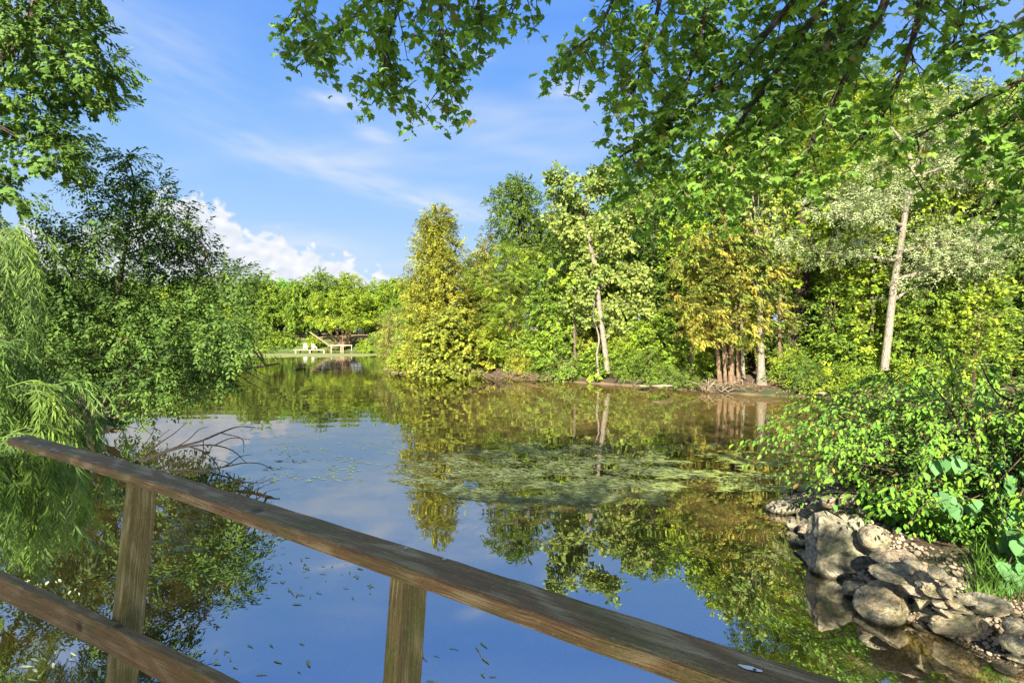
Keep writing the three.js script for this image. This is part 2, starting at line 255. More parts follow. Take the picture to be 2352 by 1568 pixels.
// twigs through a set of leafy masses [x, y, z, rx, ry, rz]
const DENSE = 2.2;
function foliage(lobes, { kind = 'broad', pal = PAL.mid, per = 26, droop = 0.15, flat = 0, size = 1, seed = 1, mat = LEAF, hollow = 0.45, origin = V(0, 0, 0) }, parent) {
  const R = mulberry(seed * 977 + 5), mats = [], cols = [], geo = TW[kind][seed % 3];
  for (const [cx, cy, cz, rx, ry, rz] of lobes) {
    const count = Math.max(5, Math.round(DENSE * per * (rx * ry + ry * rz + rx * rz) / 3 / (size * size)));
    const patch = 0.5 + 0.7 * n3(cx * 0.7 + seed, cy * 0.7, cz * 0.7);
    for (let i = 0; i < count; i++) {
      const yv = R() * 2 - 1, a = R() * 6.283, h = Math.sqrt(1 - yv * yv), d = V(h * Math.cos(a), yv, h * Math.sin(a));
      const wob = 1 + 0.3 * n3(d.x * 1.6 + cx, d.y * 1.6 + cy, d.z * 1.6 + cz), q = (hollow + (1 - hollow) * Math.sqrt(R())) * wob;
      const p = V(cx + d.x * rx * q, cy + d.y * ry * q, cz + d.z * rz * q).sub(origin);
      const fwd = V(d.x * (1 - flat * 0.3) + (R() - 0.5) * 0.9, d.y * (1 - flat) * 0.8 + (R() - 0.5) * 0.7 * (1 - flat * 0.7) - droop, d.z + (R() - 0.5) * 0.9);
      const up = V((R() - 0.5) * (1 - flat * 0.6), 0.9, (R() - 0.5) * (1 - flat * 0.6)).addScaledVector(d, 0.5 * (1 - flat));
      mats.push(lay(p, fwd, up, size * (0.75 + 0.5 * R())));
      cols.push(tint(pal, patch + (R() - 0.5) * 0.7, R, new THREE.Color()));
    }
  }
  return instanced('crown', geo, mat, mats, cols, parent);
}
const PROFILE = { round: (t) => Math.sqrt(Math.max(0, 1 - (2 * t - 1) ** 2)) * 0.9 + 0.12, cone: (t) => (1 - t) ** 0.75 * 0.95 + 0.08, dome: (t) => Math.sqrt(Math.max(0, 1 - t * t * 0.97)) * (0.72 + 0.28 * Math.min(1, t * 4)), vase: (t) => (0.35 + 0.75 * Math.sqrt(t)) * Math.sqrt(Math.max(0, 1 - t ** 4 * 0.9)), spire: (t) => 0.55 * (1 - t) + 0.3 * Math.sin(t * 3.14) + 0.05 };
let treeSeed = 100;
const HUE = new Map([['gold', 'golden'], ['amber', 'amber'], ['lime', 'yellow-green'], ['fresh', 'fresh green'], ['mid', 'mid-green'], ['deep', 'dark green'], ['pale', 'pale green'], ['silver', 'silvery'], ['olive', 'olive'], ['vivid', 'vivid green']]), hue = (p) => HUE.get(Object.keys(PAL).find((k) => PAL[k] === p));
const nearest = (u, list) => list.reduce((a, b) => (Math.abs(b[0] - u) < Math.abs(a[0] - u) ? b : a))[1], colU = (x, z) => CU + FX * x / -z;
const MARKS = [[1000, 'golden cedar'], [1118, 'spire-topped cedar'], [1195, 'tall oak'], [1290, 'bushy tree beside the white trunk'], [1396, 'white-barked tree'], [1502, 'thick grey trunk'], [1590, 'tangle of bleached brush'], [1668, 'amber tree'], [1750, 'slender pale trunk'], [1840, 'locust'], [1962, 'thin dark trunk'], [2060, 'silver-leaved tree'], [2290, 'tree at the creek mouth']];
// o: x, z, height, radius, base (share of the height where leaves start), profile, lobes, lobe (size), kind, pal, per, trunk radius, lean [dx, dz], bark
function tree(name, label, o, category = 'tree', group) {
  const seed = ++treeSeed, R = mulberry(seed * 31 + 7), y0 = o.y ?? landY(o.x, o.z) - 0.08, g = thing(name, label, category, V(o.x, y0, o.z), group);
  const h = o.height, r = o.radius, base = o.base ?? 0.2, [lx, lz] = o.lean ?? [(R() - 0.5) * h * 0.05, (R() - 0.5) * h * 0.05], rT = o.trunk ?? h * 0.013 + 0.03;
  const axis = (t) => V(lx * t * t + 0.12 * Math.sin(t * 5 + seed) * t, h * t, lz * t * t + 0.12 * Math.cos(t * 4 + seed) * t);
  const tall = o.stemTo ?? 0.9;
  if (!o.noTrunk) {
    const tp = Array.from({ length: 13 }, (_, i) => axis(i / 12 * tall));
    mesh('trunk', tube(tp, (t) => rT * (1 - t) ** 0.8 * (1 + 0.55 * Math.exp(-t * 26)) + 0.012, o.sides ?? 9), o.bark ?? M.greyBark, g);
  }
  const n = o.lobes ?? 26, lobes = [], br = [], prof = PROFILE[o.profile ?? 'round'];
  for (let i = 0; i < n; i++) {
    const t = clamp((i + 0.15 + 0.7 * R()) / n), a = i * 2.4 + R() * 0.9, w = prof(t) * r, q = Math.sqrt(0.08 + 0.92 * R()) * (1 - (o.lobe ?? 0.36) * 0.55);
    const c = axis(base + (1 - base) * t); c.x += Math.cos(a) * w * q; c.z += Math.sin(a) * w * q; c.y += (R() - 0.5) * 0.06 * h;
    const s = r * (o.lobe ?? 0.36) * (0.65 + 0.7 * R()) * (0.55 + 0.45 * Math.min(1, w / r + 0.2)), fl = o.squash ?? 0.8;
    c.y = Math.min(c.y, h - s * fl * 0.6);
    lobes.push([c.x, c.y, c.z, s, s * fl, s]);
    if (!o.noTrunk && (o.branches ?? 1) > R()) {
      const tb = clamp(base * 0.7 + (c.y / h - base * 0.7) * (0.55 + 0.25 * R()) - 0.03, 0.04, tall * 0.97), s0 = axis(tb), mid = s0.clone().lerp(c, 0.5); mid.y += (o.rise ?? 0.1) * s0.distanceTo(c) * (R() * 1.4 - 0.3); mid.x += (R() - 0.5) * 0.3;
      br.push(tube(curve([s0, mid, c], 6), [Math.max(0.014, rT * 0.42 * (1 - tb)), 0.008], 5));
      if (R() < 0.6) { const e = c.clone().add(V((R() - 0.5) * s * 1.6, (R() - 0.2) * s, (R() - 0.5) * s * 1.6)); br.push(tube([mid, mid.clone().lerp(e, 0.5).add(V(0, 0.05 * s, 0)), e], [Math.max(0.01, rT * 0.2), 0.006], 4)); }
    }
  }
  if (o.extra) for (const e of o.extra) lobes.push(e);
  if (br.length) mesh('branch', mergeGeometries(br), o.limbBark ?? o.bark ?? M.greyBark, g).userData.kind = 'stuff';
  foliage(lobes, { kind: o.kind, pal: o.pal, per: o.per, droop: o.droop, flat: o.flat, size: o.size, seed, mat: o.mat, hollow: o.hollow }, g);
  return g;
}
// tree placed by where its foot and top show in the picture: the foot is on the bank at depth z
function treeAt(name, label, u, vTop, z, widthPx, o = {}, category = 'tree', group) {
  const x = (u - CU) / FX * z, y = landY(x, -z) - 0.08;
  return tree(name, label, { x, z: -z, y, height: EYE + (HV - vTop) / FX * z - y, radius: widthPx / 2 / FX * z, ...o }, category, group);
}
// ---------------------------------------------------------------- the wooded bank opposite
const WOOD = 'trees on the wooded bank';
treeAt('golden_cedar', 'tall golden-green cedar on the tip of the wooded bank', 1005, 492, 33, 225, { profile: 'cone', base: 0.02, lobes: 64, lobe: 0.3, kind: 'conifer', pal: PAL.gold, per: 40, droop: 0.1, trunk: 0.2, bark: M.tanBark, squash: 0.9, rise: 0 }, 'tree', WOOD);
treeAt('golden_shrub', 'broad yellow-green shrub spilling to the water under the cedar', 1035, 725, 30.8, 165, { profile: 'dome', base: 0.02, lobes: 34, lobe: 0.34, kind: 'clump', pal: [[0.29, 0.32, 0.035], [0.16, 0.20, 0.028]], per: 36, bark: M.tanBark, trunk: 0.06 }, 'shrub');
treeAt('brown_shrub', 'olive brown twiggy shrub on the shore behind the cedar', 892, 722, 41, 70, { profile: 'vase', base: 0.05, lobes: 22, lobe: 0.4, kind: 'narrow', pal: PAL.olive, per: 44, bark: M.tanBark, trunk: 0.05, y: 0.1 }, 'shrub');
treeAt('slender_cedar', 'dark spire-topped cedar between the golden cedar and the tall oak', 1118, 535, 35, 90, { profile: 'spire', base: 0.1, lobes: 30, lobe: 0.45, kind: 'conifer', pal: PAL.olive, per: 34, bark: M.tanBark, trunk: 0.14 }, 'tree', WOOD);
treeAt('oak_tree', 'tall dark oak with a rounded crown rising above the wood', 1195, 420, 37, 150, { profile: 'round', base: 0.42, lobes: 30, lobe: 0.38, kind: 'broad', pal: PAL.mid, per: 34, bark: M.greyBark }, 'tree', WOOD);
treeAt('layered_tree', 'light green tree with flat layered sprays beside the golden shrub', 1170, 560, 31.5, 190, { profile: 'round', base: 0.12, lobes: 44, lobe: 0.3, squash: 0.38, flat: 0.75, kind: 'fine', pal: PAL.lime, per: 60, bark: M.tanBark, trunk: 0.1 }, 'tree', WOOD);
treeAt('leafy_tree', 'fresh green bushy tree between layered tree and white-barked tree', 1275, 600, 29.5, 160, { profile: 'dome', base: 0.05, lobes: 36, lobe: 0.33, kind: 'broad', pal: PAL.fresh, per: 32, bark: M.tanBark, trunk: 0.09 }, 'tree', WOOD);
{ // the white-barked tree leaning over the water
  const z = 27, x = (1396 - CU) / FX * z, y = 0.35, g = thing('white_barked_tree', 'slim white-barked tree with sparse pale leaves leaning at the waterside', 'tree', V(x, y, -z), WOOD), o = g.position;
  const stem = [[1396, 858], [1388, 790], [1376, 700], [1369, 630], [1360, 585], [1352, 545], [1345, 500], [1350, 462], [1340, 425], [1330, 398]].map(([u, v], i) => at(u, v, z + 0.12 * i).sub(o));
  mesh('trunk', tube(curve(stem, 28), (t) => 0.13 * (1 - t) ** 0.6 + 0.016, 10), M.paleBark, g);
  const limbs = [[[1376, 690], [1350, 640], [1325, 600], [1312, 560]], [[1374, 670], [1410, 640], [1450, 630], [1482, 650]], [[1364, 600], [1330, 570], [1300, 540], [1290, 500]], [[1355, 560], [1390, 530], [1440, 510], [1470, 490]], [[1347, 505], [1310, 480], [1290, 450], [1285, 415]], [[1350, 462], [1385, 440], [1400, 420]], [[1380, 730], [1420, 700], [1455, 700], [1478, 722]], [[1384, 760], [1350, 720], [1330, 700]], [[1386, 780], [1430, 760], [1450, 775]], [[1345, 440], [1370, 420], [1392, 405]], [[1345, 500], [1320, 495], [1308, 478]], [[1362, 590], [1400, 560], [1425, 565]]];
  const R = mulberry(5), geos = [], lobes = [];
  for (const l of limbs) { const dz = (R() - 0.5) * 2.6, pts = l.map(([u, v], i) => at(u, v, z + 0.5 + dz * i / (l.length - 1)).sub(o)); geos.push(tube(curve(pts, 9), [0.045, 0.012], 6)); for (let i = 1; i < pts.length; i++) for (let k = 0; k < 2; k++) lobes.push([pts[i].x + (R() - 0.5) * 0.7, pts[i].y + (R() - 0.3) * 0.5, pts[i].z + (R() - 0.5) * 0.8, 0.42 + 0.25 * R(), 0.34 + 0.2 * R(), 0.45]); }
  mesh('branch', mergeGeometries(geos), M.paleBark, g).userData.kind = 'stuff';
  foliage(lobes, { kind: 'clump', pal: PAL.pale, per: 46, seed: 41, hollow: 0.2 }, g);
  const g2 = thing('white_barked_sapling', 'thin crooked pale sapling standing against the white-barked tree', 'sapling', V(x - 0.45, y, -z - 0.1));
  mesh('trunk', tube(curve([[0, 0, 0], [-0.1, 1.2, 0.1], [0.02, 2.0, 0], [-0.3, 3.2, 0.1], [-0.2, 4.3, 0], [-0.45, 5.4, 0]].map((p) => V(...p)), 16), [0.07, 0.02], 7), M.paleBark, g2);
  foliage([[-0.5, 5.2, 0, 0.6, 0.5, 0.6], [-0.9, 4.2, 0.1, 0.5, 0.4, 0.5], [0.1, 3.4, 0.2, 0.4, 0.3, 0.4]], { kind: 'clump', pal: PAL.pale, per: 40, seed: 47 }, g2);
}
treeAt('leafy_tree', 'tall yellow-green tree behind the white-barked tree', 1455, 425, 34, 190, { profile: 'round', base: 0.3, lobes: 40, lobe: 0.32, kind: 'broad', pal: PAL.lime, per: 32, bark: M.greyBark }, 'tree', WOOD);
treeAt('waterside_shrub', 'rounded bright green shrub close beside the white trunk', 1440, 745, 27.5, 95, { profile: 'dome', base: 0.02, lobes: 22, lobe: 0.42, kind: 'oval', pal: PAL.lime, per: 70, trunk: 0.04 }, 'shrub');
treeAt('grey_trunked_tree', 'thick grey-trunked tree in the dark gap of the wood', 1502, 440, 30, 170, { profile: 'round', base: 0.42, lobes: 26, lobe: 0.34, kind: 'broad', pal: PAL.mid, per: 30, bark: M.greyBark, trunk: 0.26 }, 'tree', WOOD);
{ // the amber-leaved cluster with several tan stems at the water
  const z = 23, x = (1668 - CU) / FX * z, y = landY(x, -z), g = thing('amber_tree', 'amber-green tree on a clump of tan stems with bare roots', 'tree', V(x, y, -z), WOOD), o = g.position, R = mulberry(9);
  for (const [pts, r] of [[[[1692, 894], [1672, 830], [1660, 780]], 0.12], [[[1655, 882], [1648, 800], [1642, 690]], 0.10], [[[1680, 886], [1680, 790], [1668, 640], [1660, 560]], 0.12], [[[1698, 886], [1694, 800], [1690, 700]], 0.085], [[[1668, 884], [1662, 800], [1656, 700]], 0.08]])
    mesh('trunk', tube(curve(pts.map(([u, v], i) => at(u, v, z + 0.25 * i + R() * 0.3).sub(o)), 12), [r * 1.15, r * 0.45], 9), M.tanBark, g);
  const lobes = [];
  for (let i = 0; i < 62; i++) { const t = (i + R()) / 62, w = 2.1 * Math.sqrt(1 - (1.55 * t - 0.62) ** 2 * 0.95), a = i * 2.4; lobes.push([Math.cos(a) * w * Math.sqrt(R()), 2.05 + t * 4.9, Math.sin(a) * w * Math.sqrt(R()), 0.75, 0.26, 0.7]); }
  const geos = lobes.filter((_, i) => i % 2).map((l) => tube([V(0, l[1] * 0.85, 0), V(l[0] * 0.5, l[1], l[2] * 0.5), V(l[0], l[1], l[2])], [0.03, 0.008], 4));
  mesh('branch', mergeGeometries(geos), M.tanBark, g).userData.kind = 'stuff';
  foliage(lobes, { kind: 'conifer', pal: [[0.31, 0.275, 0.04], [0.15, 0.215, 0.03]], per: 25, flat: 0.7, seed: 52, droop: 0.25 }, g);
}
treeAt('pale_trunked_tree', 'slender pale-trunked tree between the amber tree and the locust', 1750, 380, 22.6, 130, { profile: 'round', base: 0.45, lobes: 26, lobe: 0.34, kind: 'clump', pal: PAL.pale, per: 30, bark: M.paleBark, trunk: 0.15, lean: [-0.7, 0], branches: 0.7 }, 'tree', WOOD);
{ // the locust: thick furrowed trunk with a forking limb
  const z = 25, o = at(1812, 835, z), g = thing('locust_tree', 'furrowed grey-brown locust with feathery yellow-green foliage', 'tree', o, WOOD), R = mulberry(14);
  mesh('trunk', tube(curve([[1812, 838], [1822, 780], [1836, 700], [1846, 620], [1842, 540], [1838, 470], [1850, 380], [1870, 250]].map(([u, v]) => at(u, v, z).sub(o)), 26), (t) => 0.36 * (1 - t) ** 0.7 * (1 + 0.6 * Math.exp(-t * 20)) + 0.03, 12), M.darkBark, g);
  const limbs = [[[1848, 610], [1870, 560], [1895, 515], [1915, 470], [1960, 420]], [[1846, 500], [1900, 440], [1980, 410], [2060, 395]], [[1840, 480], [1790, 430], [1740, 400]], [[1855, 370], [1900, 300], [1950, 240]], [[1846, 420], [1800, 340], [1780, 270]], [[1846, 640], [1800, 600], [1760, 580]]];
  const lobes = [];
  mesh('branch', mergeGeometries(limbs.map((l) => { const dz = (R() - 0.5) * 3, pts = l.map(([u, v], i) => at(u, v, z + dz * i / 3).sub(o)); for (let i = 1; i < pts.length; i++) for (let k = 0; k < 5; k++) lobes.push([pts[i].x + (R() - 0.5) * 2.2, pts[i].y + (R() - 0.35) * 1.2, pts[i].z + (R() - 0.5) * 2.4, 0.75 + 0.4 * R(), 0.26, 0.75]); return tube(curve(pts, 10), [0.15, 0.03], 7); })), M.darkBark, g).userData.kind = 'stuff';
  for (let i = 0; i < 26; i++) lobes.push([(R() - 0.4) * 4.2, 9 + R() * 5.5, (R() - 0.5) * 3.5, 0.9, 0.35, 0.9]);
  foliage(lobes, { kind: 'fine', pal: PAL.lime, per: 58, flat: 0.7, seed: 58, droop: 0.2 }, g);
}
{ // the silver-leaved tree
  const z = 20.5, o = at(2038, 842, z), g = thing('silver_leaved_tree', 'silver-leaved tree with a pale upper trunk and grey-green foliage', 'tree', o, WOOD), R = mulberry(17);
  mesh('trunk', tube(curve([[2032, 850], [2042, 760], [2052, 660], [2068, 560], [2080, 470], [2094, 390], [2070, 330], [2040, 290]].map(([u, v]) => at(u, v, z).sub(o)), 24), (t) => 0.13 * (1 - t) ** 0.6 + 0.025, 10), M.paleBark, g);
  const limbs = [[[2084, 450], [2130, 430], [2190, 425], [2240, 400]], [[2074, 520], [2010, 500], [1950, 495], [1910, 480]], [[2094, 390], [2130, 340], [2170, 300]], [[2062, 600], [2000, 590], [1900, 580], [1810, 565]], [[2064, 580], [2140, 560], [2220, 560], [2300, 540]], [[2060, 640], [2140, 620], [2230, 610], [2300, 600]], [[2078, 480], [2030, 440], [1990, 400]], [[2090, 410], [2150, 390], [2230, 340], [2300, 300]], [[2050, 690], [2100, 660], [2160, 640]], [[2094, 390], [2130, 300], [2160, 240]]], lobes = [];
  mesh('branch', mergeGeometries(limbs.map((l) => { const dz = (R() - 0.6) * 2.6, pts = l.map(([u, v], i) => at(u, v, z + dz * i / 3).sub(o)); for (let i = 1; i < pts.length; i++) for (let k = 0; k < 4; k++) lobes.push([pts[i].x + (R() - 0.5) * 1.3, pts[i].y + (R() - 0.35) * 0.9, pts[i].z + (R() - 0.5) * 1.4, 0.55 + 0.3 * R(), 0.36, 0.6]); return tube(curve(pts, 10), [0.075, 0.014], 6); })), M.paleBark, g).userData.kind = 'stuff';
  foliage(lobes, { kind: 'oval', pal: PAL.silver, per: 42, seed: 61, hollow: 0.1 }, g);
}
treeAt('sunlit_tree', 'tall sunlit yellow-green tree topping the wood behind the locust', 1925, 165, 31, 260, { profile: 'round', base: 0.4, lobes: 44, lobe: 0.3, squash: 0.5, flat: 0.5, kind: 'fine', pal: PAL.lime, per: 44, bark: M.greyBark }, 'tree', WOOD);
treeAt('sunlit_tree', 'tall airy pale-leaved tree behind the silver tree', 2190, 205, 30, 250, { profile: 'round', base: 0.35, lobes: 36, lobe: 0.27, kind: 'clump', pal: PAL.pale, per: 22, bark: M.paleBark }, 'tree', WOOD);
treeAt('dark_trunked_tree', 'thin dark-trunked tree between the locust and the silver tree', 1962, 430, 23.5, 130, { profile: 'round', base: 0.4, lobes: 20, lobe: 0.36, squash: 0.5, flat: 0.5, kind: 'fine', pal: PAL.fresh, per: 46, bark: M.darkBark, trunk: 0.11 }, 'tree', WOOD);
treeAt('shady_tree', 'dense deep green tree at the creek mouth', 2290, 430, 22, 250, { profile: 'round', base: 0.12, lobes: 44, lobe: 0.32, kind: 'broad', pal: PAL.mid, per: 30, bark: M.darkBark, trunk: 0.2 }, 'tree', WOOD);
treeAt('shady_tree', 'low spreading green tree over the dark creek bank', 2180, 590, 20.5, 190, { profile: 'dome', base: 0.15, lobes: 30, lobe: 0.34, squash: 0.5, flat: 0.4, kind: 'oval', pal: PAL.fresh, per: 44, bark: M.darkBark, trunk: 0.1 }, 'tree', WOOD);
treeAt('shady_tree', 'tall green tree above the creek with a yellowing top', 2420, 300, 25, 260, { profile: 'round', base: 0.15, lobes: 44, lobe: 0.3, kind: 'broad', pal: PAL.lime, per: 28, bark: M.greyBark }, 'tree', WOOD);
// understory with low bright foliage under the taller trees
[[1560, 690, 25.5, 110, 'fresh', 'small layered green tree between thick grey trunk and amber tree'], [1500, 735, 27, 100, 'lime', 'low leafy tree at the foot of the thick grey trunk'], [1915, 650, 22.5, 110, 'fresh', 'bright layered understory tree between locust and silver tree'], [1985, 610, 22, 130, 'lime', 'yellow-green understory tree before the silver tree'], [2110, 660, 21, 140, 'fresh', 'leafy understory tree between silver trunk and creek mouth'], [2240, 640, 19.5, 130, 'lime', 'sunlit low tree over the creek bank'], [1620, 600, 26, 120, 'pale', 'pale green tree showing through the amber tree'], [1740, 580, 24.5, 130, 'pale', 'pale leafy tree behind the slender pale trunk']].forEach(([u, v, z, w, p, l]) =>
  treeAt('understory_tree', l, u, v, z, w, { profile: 'round', base: 0.12, lobes: 30, lobe: 0.34, squash: 0.45, flat: 0.55, kind: 'broad', pal: PAL[p], per: 30, bark: M.tanBark, trunk: 0.06 }, 'tree', WOOD));
// slim poles standing in the wood
[[1588, 470, 24.5, 80, 'tanBark', 'slim tan-stemmed tree next to the bleached brush', 0.4], [1706, 440, 23.4, 80, 'paleBark', 'slim pale pole tree behind the tan stems', -0.5], [1792, 430, 22.8, 90, 'tanBark', 'slim tan pole tree between pale trunk and locust', 0.2], [1898, 400, 23, 90, 'greyBark', 'slim grey pole tree close behind the locust', 0.6], [2004, 420, 21.6, 90, 'darkBark', 'slim dark pole tree close to the silver trunk', -0.3], [2128, 380, 21.5, 100, 'greyBark', 'slim grey forked tree beyond the silver trunk', 0.9], [2176, 400, 20.6, 90, 'darkBark', 'slim dark leaning tree near the creek bank', -0.9], [2236, 360, 21.2, 100, 'paleBark', 'slim pale tree above the creek bank', 0.5], [1545, 480, 27.5, 80, 'greyBark', 'slim grey pole tree beside the thick grey trunk', 0.3], [1322, 520, 28.4, 80, 'greyBark', 'slim grey pole tree among the bushy trees', -0.3]].forEach(([u, v, z, w, b, l, lean]) =>
  treeAt('pole_tree', l, u, v, z, w, { profile: 'round', base: 0.5, lobes: 18, lobe: 0.36, squash: 0.5, flat: 0.4, kind: 'clump', pal: b === 'paleBark' ? PAL.pale : PAL.lime, per: 20, bark: M[b], trunk: 0.085, lean: [lean, 0.3], branches: 0.9 }, 'tree', WOOD));
// the second and third rows, filling the wood
[[1090, 590, 42, 130], [1270, 520, 41, 150], [1360, 500, 43, 160], [1550, 395, 37, 210], [1650, 330, 35, 220], [1730, 280, 36, 230], [1840, 230, 37, 250], [2010, 190, 34, 260], [2110, 200, 35, 270], [2330, 190, 31, 280], [1600, 560, 29, 170], [1700, 560, 28, 150], [1880, 590, 29, 160], [2100, 560, 26, 190], [1400, 610, 32, 150], [1530, 640, 28, 130], [2480, 240, 29, 300], [1150, 640, 37, 130]].forEach(([u, v, z, w], i) =>
  treeAt('woodland_tree', (z > 33 ? 'tall ' : 'lower ') + hue([PAL.mid, PAL.fresh, PAL.lime, PAL.fresh, PAL.lime][i % 5]) + ' tree in the wood behind the ' + nearest(u, MARKS), u, v, z, w, { profile: i % 3 ? 'round' : 'dome', base: 0.08, lobes: 34, lobe: 0.36, kind: i % 2 ? 'broad' : 'clump', pal: [PAL.mid, PAL.fresh, PAL.lime, PAL.fresh, PAL.lime][i % 5], per: 27, bark: i % 2 ? M.darkBark : M.greyBark, branches: 0.5 }, 'tree', 'trees in the rows behind the waterside'));
// undergrowth along the foot of the bank
{
  const R = mulberry(23), pts = [[5, -26.6], [1.5, -29.2], [-2, -31.6], [-6, -34.6], [-8.6, -36.8]], right = [[60, -16.5], [18.4, -18.9], [12.5, -20.7], [9.7, -22.2], [5, -26.6]];
  const along = (poly, t) => { const s = t * (poly.length - 1), i = Math.min(poly.length - 2, Math.floor(s)), f = s - i; return [lerp(poly[i][0], poly[i + 1][0], f), lerp(poly[i][1], poly[i + 1][1], f)]; };
  for (let i = 0; i < 20; i++) { const [x, z] = along(pts, (i + R() * 0.6) / 20), back = 0.35 + R() * 1.1; const bu = colU(x + back * 0.55, z - back * 0.83); if (bu > 1372 && bu < 1418) continue; tree('bank_shrub', 'low ' + hue([PAL.lime, PAL.fresh, PAL.gold, PAL.pale][i % 4]) + ' shrub at the water line below the ' + nearest(bu, MARKS), { x: x + back * 0.55, z: z - back * 0.83, height: 1.0 + 1.3 * R(), radius: 0.75 + 0.6 * R(), profile: 'dome', base: 0.02, lobes: 12, lobe: 0.5, kind: i % 3 ? 'clump' : 'oval', pal: [PAL.lime, PAL.fresh, PAL.gold, PAL.pale][i % 4], per: 52, trunk: 0.02, branches: 0.5, bark: M.tanBark }, 'shrub', 'shrubs along the foot of the wooded bank'); }
  for (let i = 0; i < 34; i++) { const t = 0.32 + 0.67 * (i + R() * 0.5) / 34, [x, z] = along(right, t), back = 0.25 + R() * 2.4, sx = CU + FX * (x + back * 0.4) / (back * 0.9 - z); if (sx > 1600 && sx < 1790 && back < 2.0) continue; tree('undergrowth_shrub', 'low ' + hue([PAL.mid, PAL.fresh, PAL.lime][i % 3]) + ' shrub on the littered slope near the ' + nearest(sx, MARKS), { x: x + back * 0.4, z: z - back * 0.9, height: 0.7 + 1.2 * R(), radius: 0.6 + 0.6 * R(), profile: 'dome', base: 0.03, lobes: 11, lobe: 0.5, kind: 'oval', pal: [PAL.mid, PAL.fresh, PAL.lime][i % 3], per: 50, trunk: 0.02, branches: 0.5, bark: M.darkBark }, 'shrub', 'shrubs on the littered slope'); }
  for (let i = 0; i < 7; i++) tree('undergrowth_shrub', (i % 2 ? 'mid-green' : 'fresh green') + ' shrub in shade along the creek bank', { x: 14 + i * 1.9 + R(), z: -21 - R() * 2.4 + i * 0.2, height: 1.2 + 1.5 * R(), radius: 0.9 + 0.6 * R(), profile: 'dome', base: 0.03, lobes: 12, lobe: 0.46, kind: 'broad', pal: i % 2 ? PAL.mid : PAL.fresh, per: 40, trunk: 0.02, branches: 0.5, bark: M.darkBark }, 'shrub', 'shrubs along the creek bank');
  // driftwood, roots and stones at the water line
  const stick = (a, b, r, bend) => tube(curve([a, a.clone().lerp(b, 0.5).add(V((R() - 0.5) * bend, R() * bend, (R() - 0.5) * bend)), b], 5), [r, r * 0.35], 5);
  const pile = (name, label, u, v, n, w, h, mat) => { const c = onWater(u, v), g = []; for (let i = 0; i < n; i++) { const a = V(c.x + (R() - 0.5) * w, 0.02 + R() * 0.12, c.z - 0.15 - R() * 0.7); g.push(stick(a, a.clone().add(V((R() - 0.5) * w * 0.7, R() * h, (R() - 0.6) * 0.9)), 0.012 + 0.014 * R(), 0.3)); } tag(mesh(name, mergeGeometries(g), mat), label, 'driftwood', null, 'stuff'); };
  pile('brush_tangle', 'tangle of bleached brush at the water line near the tan stems', 1585, 893, 60, 1.9, 1.1, M.drift);
  pile('root_tangle', 'bare roots spreading into the water under the tan stems', 1690, 904, 60, 2.6, 0.55, M.drift);
  pile('brush_tangle', 'broken twigs washed up along the dark bank', 1800, 908, 60, 3.0, 0.35, M.tanBark);
  pile('brush_tangle', 'low dead twigs trailing into the water under the shrubs', 1260, 877, 70, 6.5, 0.5, M.tanBark);
  pile('brush_tangle', 'dead brown twigs under the golden shrub', 1060, 866, 50, 4.0, 0.6, M.tanBark);
}
